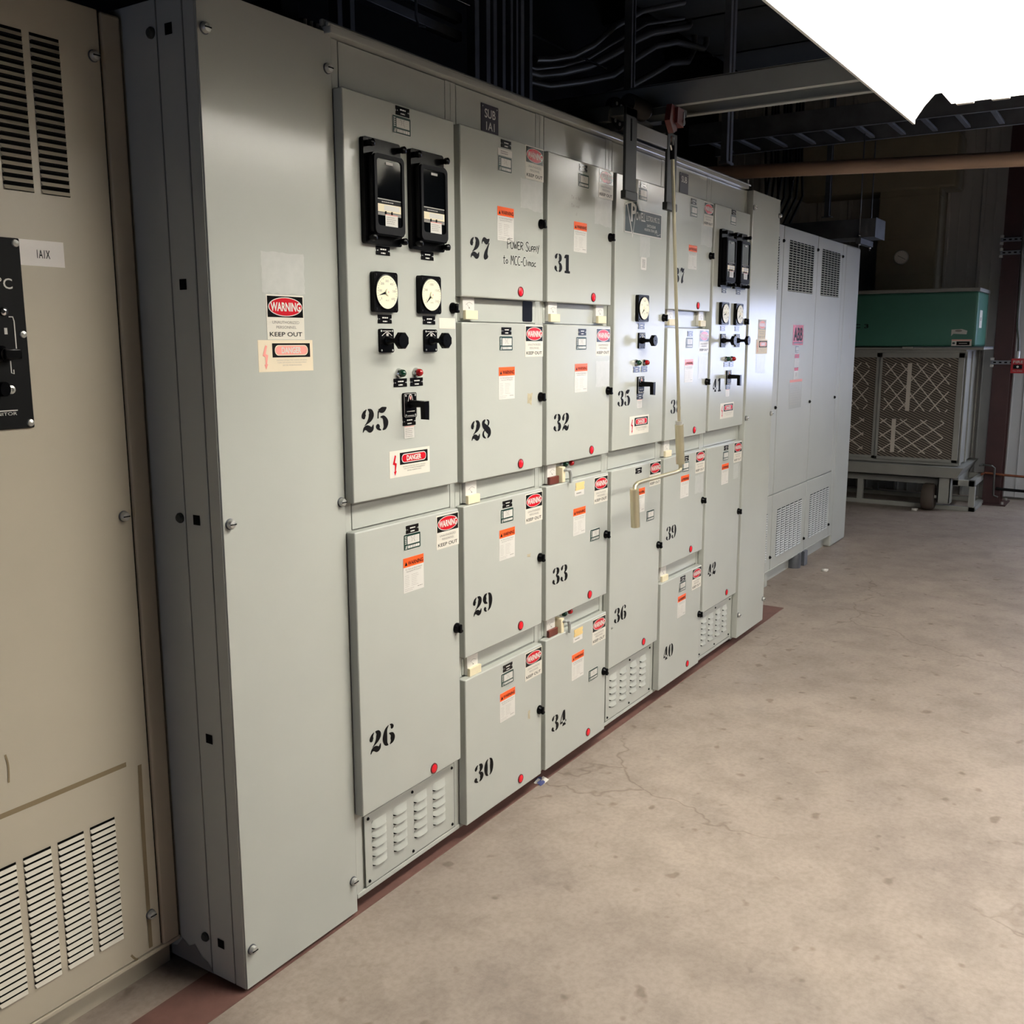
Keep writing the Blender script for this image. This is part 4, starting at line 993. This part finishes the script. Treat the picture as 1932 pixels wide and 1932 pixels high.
b = MB(); b.face([(0.3172, 0.10, 1.60), (0.3172, 0.25, 1.60), (0.3172, 0.25, 1.75), (0.3172, 0.10, 1.75)], 'paper'); b.face([(0.3176, 0.15, 1.66), (0.3176, 0.20, 1.66), (0.3176, 0.20, 1.69), (0.3176, 0.15, 1.69)], 'grayink'); b.build('paper_notice', t, smooth=False)
b = MB(); pr = [(-0.10, 0.400), (-0.07, 0.305), (0.80, 0.305), (0.80, 0.400)]
bm0 = [(-1.75, pr), (0.262, pr)]
A = [(-1.75, y_, z_) for y_, z_ in pr]; Bq = [(0.307 if k in (0, 3) else 0.255, y_, z_) for k, (y_, z_) in enumerate(pr)]
b.face(A, 'acgray'); b.face(Bq[::-1], 'acgray')
for k in range(4): b.face([A[k], Bq[k], Bq[(k+1) % 4], A[(k+1) % 4]], 'acgray')
b.build('drip_tray', t)
b = MB(); b.box(-1.78, 0.384, 0.08, 0.13, 0.222, 0.275, 'acgray', 0.003); b.box(-1.78, 0.384, 0.70, 0.75, 0.222, 0.275, 'acgray', 0.003); b.box(0.334, 0.384, 0.08, 0.75, 0.222, 0.275, 'acgray', 0.003); b.box(-1.0, -0.95, 0.08, 0.75, 0.222, 0.30, 'acgray'); b.box(0.20, 0.25, 0.08, 0.75, 0.222, 0.306, 'acgray')
b.box(-1.78, 0.40, 0.08, 0.13, 0.0, 0.040, 'acgray', 0.003); b.box(-1.78, 0.40, 0.70, 0.75, 0.0, 0.040, 'acgray', 0.003); b.box(0.345, 0.40, 0.08, 0.75, 0.0, 0.040, 'acgray', 0.003)
b.build('skid_frame', t)
for x in (-1.70, -0.615, 0.342):
    for y_ in (0.08, 0.70):
        b = MB(); b.box(x, x+0.05, y_, y_+0.05, 0.038, 0.224, 'acgray', 0.003); b.build('skid_leg', t)
for x in (0.028, -1.4):
    b = MB(); b.lathe([(0.062, -0.050), (0.108, -0.050), (0.118, -0.036), (0.120, 0), (0.118, 0.036), (0.108, 0.050), (0.062, 0.050)], (x, 0.0, 0.120), (1, 0, 0), 'rubber', 32); b.lathe([(0.02, -0.045), (0.062, -0.040), (0.062, 0.040), (0.02, 0.045)], (x, 0.0, 0.120), (1, 0, 0), 'acgray', 20)
    b.cyl((x, 0, 0.12), (x+0.16, 0, 0.12), 0.014, 'acgray', 12); wh = b.build('wheel', t)
    b = MB(); b.box(x+0.072, x+0.178, -0.03, -0.022, 0.075, 0.306, 'acgray', 0.002); b.box(x+0.166, x+0.178, -0.03, 0.10, 0.075, 0.306, 'acgray', 0.002); b.box(x+0.072, x+0.178, -0.03, 0.10, 0.07, 0.082, 'acgray', 0.002); b.box(x+0.072, x+0.085, -0.03, 0.10, 0.075, 0.306, 'acgray', 0.002); b.build('wheel_bracket', t)
# insulated duct above it with a dial thermometer
b = MB(); b.box(9.90, 10.36, 0.168, 0.690, 1.937, 3.30, 'tan', 0.012, 2)
for z in (2.10, 2.42, 2.80): b.box(9.896, 10.36, 0.166, 0.692, z, z+0.008, 'tan', 0.002)
b.box(9.885, 10.3, 0.17, 0.69, 1.937, 1.965, 'acgray', 0.003); b.box(9.86, 10.3, 0.03, 1.5, 2.86, 3.34, 'tan', 0.02)
tag(b.build('air_duct'), 'tan insulated air duct rising from the green air conditioner', 'duct')
t = thing('dial_thermometer', 'round white dial gauge on the tan duct above the air conditioner', 'gauge', (9.895, 0.458, 2.257), -PI/2)
b = MB(); b.lathe([(0.066, 0), (0.066, 0.018), (0.060, 0.022), (0.058, 0.018)], (0, 0, 0), (0, -1, 0), 'zinc', 32); b.build('case', t)
b = MB(); b.flat(ellipse(0, 0, 0.059, 0.059, 36), -0.0185, 'paper')
for k in range(14):
    a = math.radians(-50+k*280/13); b.flat([(0.046*math.cos(a)-0.001, 0.046*math.sin(a)), (0.046*math.cos(a)+0.001, 0.046*math.sin(a)), (0.055*math.cos(a)+0.001, 0.055*math.sin(a)), (0.055*math.cos(a)-0.001, 0.055*math.sin(a))], -0.0188, 'grayink')
b.build('dial_face', t, smooth=False)
b = MB(); stroke(b, [(0.038, -0.020, 0.003), (-0.030, 0.017, 0.004)], -0.0192, 'ink', n=1); b.build('needle', t, smooth=False)

# ------------------------------------------------------------------ steel column, fire alarm, wall gear
t = thing('steel_column', 'dark red steel column between the air conditioner and the white wall sheet', 'column', (9.98, -0.462, 0))
b = MB(); b.box(-0.08, -0.068, -0.0725, 0.0725, 0.012, 4.38, 'col'); b.box(0.13, 0.142, -0.0725, 0.0725, 0.012, 4.38, 'col'); b.box(-0.07, 0.132, -0.005, 0.005, 0.012, 4.38, 'col'); b.build('wide_flange', t)
b = MB(); b.box(-0.14, 0.20, -0.13, 0.11, 0.0, 0.014, 'col', 0.002)
for x in (-0.11, 0.17):
    for y in (-0.1, 0.08): b.cyl((x, y, 0.012), (x, y, 0.035), 0.012, 'zinc', 8)
b.build('base_plate', t)
def strut_bracket(z, y0, y1, label):
    t = thing('strut_bracket', label, 'bracket', (9.875, 0, z), -PI/2, 'strut brackets clamped across the red column')
    b = MB(); b.box(-y0, -y1, -0.012, 0.012, -0.018, 0.018, 'galv', 0.002)
    n = int((y0-y1)/0.045)
    for k in range(n): b.box(-y0+0.02+k*0.045, -y0+0.042+k*0.045, -0.0128, -0.0118, -0.006, 0.006, 'dark')
    b.build('channel', t)
    for dz in (-0.03, 0.03):
        b = MB(); b.cyl((-y0+0.006, 0.03, dz), (-y0+0.006, -0.016, dz), 0.008, 'zinc', 8); b.box(-y0-0.006, -y0+0.022, -0.014, 0.03, dz-0.012, dz+0.012, 'zinc', 0.002); b.build('clamp', t)
strut_bracket(2.368, -0.375, -0.66, 'upper of two slotted strut brackets across the red column')
strut_bracket(2.256, -0.378, -0.66, 'slotted strut bracket just below the topmost one on the red column')
strut_bracket(1.298, -0.375, -0.56, 'strut bracket carrying the red fire alarm box on the column')
t = thing('fire_alarm_box', 'red fire alarm pull box at the right edge beside the column', 'fire alarm', (9.80, -0.545, 1.205), -PI/2)
b = MB(); b.box(0, 0.115, -0.0, 0.055, 0, 0.130, 'firered', 0.006); b.build('case', t)
b = MB(); b.box(0.012, 0.103, -0.004, 0.0, 0.012, 0.118, 'firered', 0.002); b.text('FIRE', 0.018, 0.097, 0.088, 0.112, -0.0045, 'white', 0.01); b.text('PULL DOWN', 0.02, 0.095, 0.016, 0.026, -0.0045, 'white'); b.build('cover', t)
b = MB(); b.box(0.022, 0.093, -0.018, -0.004, 0.040, 0.076, 'black', 0.003); b.cyl((0.058, -0.018, 0.058), (0.058, -0.022, 0.058), 0.010, 'white', 12); b.build('pull_handle', t)
b = MB(); b.tube([(9.82, -0.592, 1.335), (9.82, -0.594, 1.41), (9.82, -0.590, 1.50), (9.82, -0.572, 1.60), (9.82, -0.566, 1.72), (9.82, -0.566, 1.87), (9.82, -0.556, 2.23), (9.82, -0.556, 2.9), (9.82, -0.556, 4.0)], 0.011, 'conduit', 10)
b.cyl((9.82, -0.592, 1.335), (9.82, -0.594, 1.40), 0.016, 'zinc', 10)
tag(b.build('alarm_conduit'), 'thin steel conduit running up from the fire alarm box', 'conduit')
b = MB(); b.box(9.78, 9.88, -0.67, -0.570, 2.275, 2.345, 'galv', 0.02, 3); tag(b.build('junction_box'), 'small junction box on the brackets at the right edge of the picture', 'junction box')
b = MB(); b.tube([(9.70, -0.395, 0.300), (9.84, -0.40, 0.297), (9.85, -0.56, 0.288), (9.85, -1.2, 0.27)], 0.011, 'copper', 10); tag(b.build('refrigerant_line'), 'upper copper line running right from the air conditioner skid', 'pipe')
b = MB(); b.tube([(9.86, -0.50, 0.160), (9.86, -0.55, 0.155), (9.86, -0.8, 0.150), (9.86, -1.2, 0.145)], 0.013, 'blackm', 10); tag(b.build('drain_line'), 'black drain line low along the white wall sheet', 'pipe')
b = MB(); b.tube([(9.72, -0.37, 0.375), (9.83, -0.375, 0.372), (9.80, -0.46, 0.370), (9.81, -0.485, 0.35), (9.81, -0.487, 0.20), (9.81, -0.492, 0.10), (9.81, -0.53, 0.085)], 0.009, 'conduit', 10); tag(b.build('bent_tube'), 'thin bent tube looping down the foot of the red column', 'pipe')
b = MB(); b.tube([(10.12, -0.405, 1.42), (10.12, -0.410, 1.1), (10.12, -0.405, 0.85), (10.11, -0.406, 0.82)], 0.008, 'black', 8); tag(b.build('power_cord'), 'black cord hanging between the air conditioner and the red column', 'cord')

# ------------------------------------------------------------------ overhead: wireway, tray, pipe, struts, conduits, duct
t = thing('wireway', 'galvanized wireway with bright end cap hanging above the far transformer', 'wireway', (7.80, 0.218, 2.255))
b = MB(); b.box(0, 0.30, 0.004, 2.2, 0.0, 0.135, 'galvd', 0.002); b.build('trough', t)
b = MB(); b.box(-0.003, 0.303, 0.0, 0.006, -0.004, 0.139, 'galv', 0.002); b.build('end_cap', t)
t = thing('trapeze_hanger', 'strut trapeze on threaded rods holding the wireway end', 'hanger', (7.78, 0.33, 2.25))
b = MB(); b.box(-0.02, 0.36, -0.02, 0.02, -0.042, 0.0, 'galvd', 0.003); b.build('strut', t)
for x in (0.0, 0.335):
    b = MB(); b.cyl((x, 0, -0.07), (x, 0, 0.744), 0.005, 'galv', 8)
    for z in (-0.055, 0.012): b.cyl((x, 0, z), (x, 0, z+0.016), 0.013, 'chrome', 6)
    b.build('threaded_rod', t)
t = thing('cable_tray', 'dusty ladder cable tray crossing overhead toward the far wall', 'cable tray', (7.5, 0, 3.02))
for x in (0.0, 0.56):
    b = MB(); b.box(x, x+0.012, -3.0, 1.6, -0.02, 0.125, 'galvd', 0.002); b.box(x-0.0, x+0.03, -3.0, 1.6, -0.024, -0.016, 'galvd'); b.build('side_rail', t)
for k in range(20):
    y = 1.45-k*0.222
    b = MB(); b.box(0.01, 0.56, y-0.018, y+0.018, -0.014, 0.004, 'galvd', 0.003); b.build('rung', t)
b = MB(); b.cyl((6.0, 1.25, 2.535), (6.0, -2.2, 2.375), 0.040, 'pipe', 24); tag(b.build('brown_pipe'), 'brown painted pipe running overhead across the aisle', 'pipe')
t = thing('pipe_hanger', 'double strut hanger coming down onto the brown pipe', 'hanger', (5.98, 0.70, 2.562))
for x in (-0.05, 0.012):
    b = MB(); b.box(x, x+0.036, -0.02, 0.02, 0.0, 1.038, 'galvd', 0.003); b.build('strut', t)
b = MB(); b.box(-0.06, 0.06, -0.025, 0.025, -0.012, 0.006, 'galvd'); b.build('saddle', t)
def post(name, x0, x1, y, z0, label, m='galvd', grp='steel strut posts rising from the top of the switchgear', zt=ZC):
    t = thing(name, label, 'post', (x0, y, z0), 0, grp); wd = x1-x0
    b = MB(); b.box(0, wd, 0, 0.045, 0, zt-z0, m, 0.003); b.box(wd*0.28, wd*0.72, -0.001, 0.002, 0.02, zt-z0, 'dark'); b.build('channel', t)
    b = MB(); b.box(-0.002, wd+0.002, -0.02, 0.065, 0, 0.008, m, 0.002); b.build('foot_plate', t)
post('strut_post', 2.864, 2.958, 1.0, 2.168, 'leftmost strut post above the first switchgear section')
post('strut_post', 3.735, 3.856, 1.0, 2.168, 'widest strut post, left end of the cluster of four above the maker plate')
post('strut_post', 3.88, 3.98, 1.0, 2.168, 'second strut post from the left in the cluster of four')
post('strut_post', 4.022, 4.086, 1.0, 2.168, 'narrowest strut post, third in the cluster of four')
post('strut_post', 4.108, 4.212, 1.0, 2.168, 'strut post at the right end of the cluster of four')
post('strut_post', 5.06, 5.11, 0.9, 2.158, 'lone strut post just left of the brown pipe hanger', grp=None, zt=3.598)
post('wall_strut', 9.0, 9.05, 0.90, 2.56, 'pale vertical strut hanging above the wireway', 'galv', None)
CP = {'arching conduit highest of those behind the hoist boom': ([(4.236, 1, 2.812), (4.384, 1, 2.846), (4.594, 1, 2.91), (4.817, 1, 3.013), (5.054, 1, 3.162), (5.39, 1, 3.326), (5.963, 1, 3.523)], 0.016),
      'thin arching conduit second from the top behind the boom': ([(4.1, 1.1, 2.80), (4.399, 1.1, 2.82), (4.66, 1.1, 2.889), (4.944, 1.1, 2.991), (5.188, 1.1, 3.115), (5.382, 1.1, 3.208), (5.658, 1.1, 3.342), (6.198, 1.1, 3.509)], 0.010),
      'thick arching conduit in the middle of the bundle behind the boom': ([(4.3, 1.2, 2.82), (4.588, 1.2, 2.844), (4.833, 1.2, 2.909), (5.128, 1.2, 3.005), (5.448, 1.2, 3.147), (5.724, 1.2, 3.285), (5.938, 1.2, 3.376), (6.5, 1.2, 3.55), (6.53, 1.2, 3.575), (6.53, 1.2, 3.599)], 0.022),
      'arching conduit just above the lowest one behind the boom': ([(4.5, 1.25, 2.81), (4.778, 1.25, 2.836), (5.13, 1.25, 2.93), (5.52, 1.25, 3.046), (5.802, 1.25, 3.197), (6.106, 1.25, 3.345), (6.438, 1.25, 3.448), (6.899, 1.25, 3.513), (6.95, 1.25, 3.56), (6.95, 1.25, 3.599)], 0.020),
      'short lowest conduit showing right above the hoist boom': ([(5.55, 1.3, 2.95), (5.81, 1.3, 3.04), (6.038, 1.3, 3.14), (6.278, 1.3, 3.246), (6.447, 1.3, 3.325), (6.75, 1.3, 3.40), (6.85, 1.3, 3.5), (6.86, 1.3, 3.599)], 0.020)}
for lb, (p, r) in CP.items():
    b = MB(); b.tube(p, r, 'conduit', 12); tag(b.build('bent_conduit'), lb, 'conduit', 'bent conduits arching overhead behind the hoist boom')
b = MB(); b.cyl((2.6, 1.02, 2.905), (5.0, 1.02, 2.938), 0.006, 'chrome', 8); tag(b.build('bright_conduit'), 'thin bright conduit slanting past the cluster of strut posts', 'conduit')
t = thing('strut_rack', 'double strut rack running overhead left of the cluster of posts', 'strut', (2.4, 1.1, 2.80))
for dz in (0.0, 0.075):
    b = MB(); b.box(0, 1.38, 0.0, 0.04, dz, dz+0.04, 'galvd', 0.003); b.build('strut', t)
b = MB(); b.tube([(3.325, 1.0, 4.3), (3.325, 1.0, 2.77), (3.34, 1.0, 2.74), (3.37, 0.99, 2.742)], 0.006, 'galv', 8); tag(b.build('hook_rod'), 'thin hooked rod hanging over the first switchgear section', 'hook')
b = MB(); b.box(5.0, 8.2, 0.45, 1.38, 3.60, 4.05, 'ductd', 0.01)
for k in range(3): b.box(5.6+k*0.9, 5.64+k*0.9, 0.44, 1.39, 3.60, 4.06, 'ductd', 0.004)
tag(b.build('overhead_duct'), 'large dark rectangular duct under the ceiling behind the light', 'duct')
for k in range(10):
    b = MB(); x = 8.6+0.03*(k % 3); y = 1.05+0.035*k
    b.tube([(x, y, 4.395), (x, y, 3.4), (x+0.01*(k % 4), y-0.01, 3.0), (x, y+0.03*((k % 3)-1), 2.7), (x-0.05, y+0.08+0.03*(k % 3), 2.42), (x-0.15, y+0.12, 2.30)], 0.011, 'blackm', 8)
    tag(b.build('black_cable'), 'black cable in the bundle drooping over the far transformer', 'cable', 'black cables drooping above the far transformer')

# ------------------------------------------------------------------ hanging fluorescent lights
def fluorescent(loc, length, rot, label, tm, wd=0.62, nt=4, dep=1.0):
    """root at the far end; the fixture runs along -X, its open side down"""
    t = thing('fluorescent_light', label, 'light', loc, rot, 'open fluorescent lights hanging under the ceiling')
    hd = [(0.0, 0.0), (0.004, 0.020), (0.03, 0.080), (0.055, 0.130), (0.080, 0.162), (0.105, 0.174), (0.125, 0.172), (0.14, 0.170)]
    b = MB(); hd = [(x, z*dep) for x, z in hd]; prof = hd + [(wd-x, z) for x, z in hd[::-1]]
    th = 0.004; n = len(prof)
    for k in range(n-1):
        (a, za), (c, zc) = prof[k], prof[k+1]
        b.face([(0, -a, za), (0, -c, zc), (-length, -c, zc), (-length, -a, za)], 'reflector'); b.face([(0, -a, za+th), (-length, -a, za+th), (-length, -c, zc+th), (0, -c, zc+th)], 'reflector')
        b.face([(0, -a, za), (0, -a, za+th), (0, -c, zc+th), (0, -c, zc)], 'reflector'); b.face([(-length, -a, za), (-length, -c, zc), (-length, -c, zc+th), (-length, -a, za+th)], 'reflector')
    b.box(-length, 0, -0.004, 0.004, -0.008, 0.006, 'reflector', 0.001); b.box(-length, 0, -wd-0.004, -wd+0.004, -0.008, 0.006, 'reflector', 0.001)
    lip = [(0.0, 0.0), (0.03, 0.045), (0.060, 0.078), (0.080, 0.080), (0.112, 0.042), (wd-0.112, 0.042), (wd-0.080, 0.080), (wd-0.060, 0.078), (wd-0.03, 0.045), (wd, 0.0)]; lip = [(a, z*dep) for a, z in lip]
    for x in (0.0, -length):
        for e in (0.0, 0.003): b.face([(x-e, -a, z) for a, z in lip + prof[::-1][1:-1]], 'reflector')
    b.build('reflector', t)
    b = MB(); b.box(-length+0.02, -0.04, -wd/2-0.08, -wd/2+0.08, 0.176*dep, 0.176*dep+0.044, 'reflector', 0.004); b.build('ballast_housing', t)
    for q in range(nt):
        yy = -0.155-(wd-0.31)*q/(nt-1)
        b = MB(); b.cyl((-0.025, yy, 0.170*dep-0.032), (-length+0.05, yy, 0.170*dep-0.032), 0.019, tm, 16); b.build('fluorescent_tube', t)
        for x in (-0.012, -length+0.035):
            q = MB(); q.box(x-0.012, x+0.010, yy-0.026, yy+0.026, 0.034*dep, 0.170*dep, 'reflector', 0.003); q.build('lamp_holder', t)
    for x in (-0.35, -length+0.35):
        b = MB(); b.cyl((x, -wd/2, 0.176*dep+0.044), (x, -wd/2, ZC-0.42-loc[2]), 0.003, 'galvd', 6); b.build('hanger_chain', t)
    return t
fluorescent((3.575, -0.868, 2.200), 2.05, math.radians(-0.8), 'blown-out open fluorescent light hanging at the top right', 'tube')
fluorescent((4.95, -3.30, 2.46), 2.8, 0, 'fluorescent light over the open floor, outside the picture on the right', 'tubefill', 0.62, 4, 0.80)  # fill light added out of view to even out the lower doors
fluorescent((10.15, -2.50, 2.70), 1.2, 0, 'added unseen cool white fluorescent light brightening the far wall sheet', 'tubecoolfill', 0.40, 2, 0.7)  # fill light added out of view to brighten the white liner sheet
fluorescent((6.60, -1.14, 2.48), 1.5, 0, 'fluorescent light farther along the aisle, beyond the right edge', 'tubemid', 0.40, 2, 0.60)

# ------------------------------------------------------------------ small things on the floor
b = MB(); r = random.Random(3); c = (2.705, 0.030)
for k in range(5):
    a = k*1.3; x, y = c[0]+0.014*math.cos(a), c[1]+0.010*math.sin(a)
    b.face([(x-0.018, y-0.008, 0.001), (x+0.016, y-0.010, 0.003+0.003*(k % 3)), (x+0.014, y+0.009, 0.010), (x-0.012, y+0.010, 0.004+0.003*(k % 2))], 'wrapper' if k % 2 else 'paper')
tag(b.build('crumpled_wrapper', smooth=False), 'crumpled blue and white wrapper on floor below door 34', 'litter')
def scrap(x, y, s, label):
    b = MB(); b.prism([(-s, 0), (s*0.8, 0.001), (s, s*0.5), (-s*0.4, s*0.7)], -s, s*0.6, 'paper'); o = b.build('paper_scrap', None, (x, y, 0.0), smooth=False); tag(o, label, 'litter')
scrap(9.20, 0.07, 0.03, 'white paper scrap beside the skid wheel'); scrap(6.40, 0.09, 0.022, 'white scrap on floor in front of the far transformer')
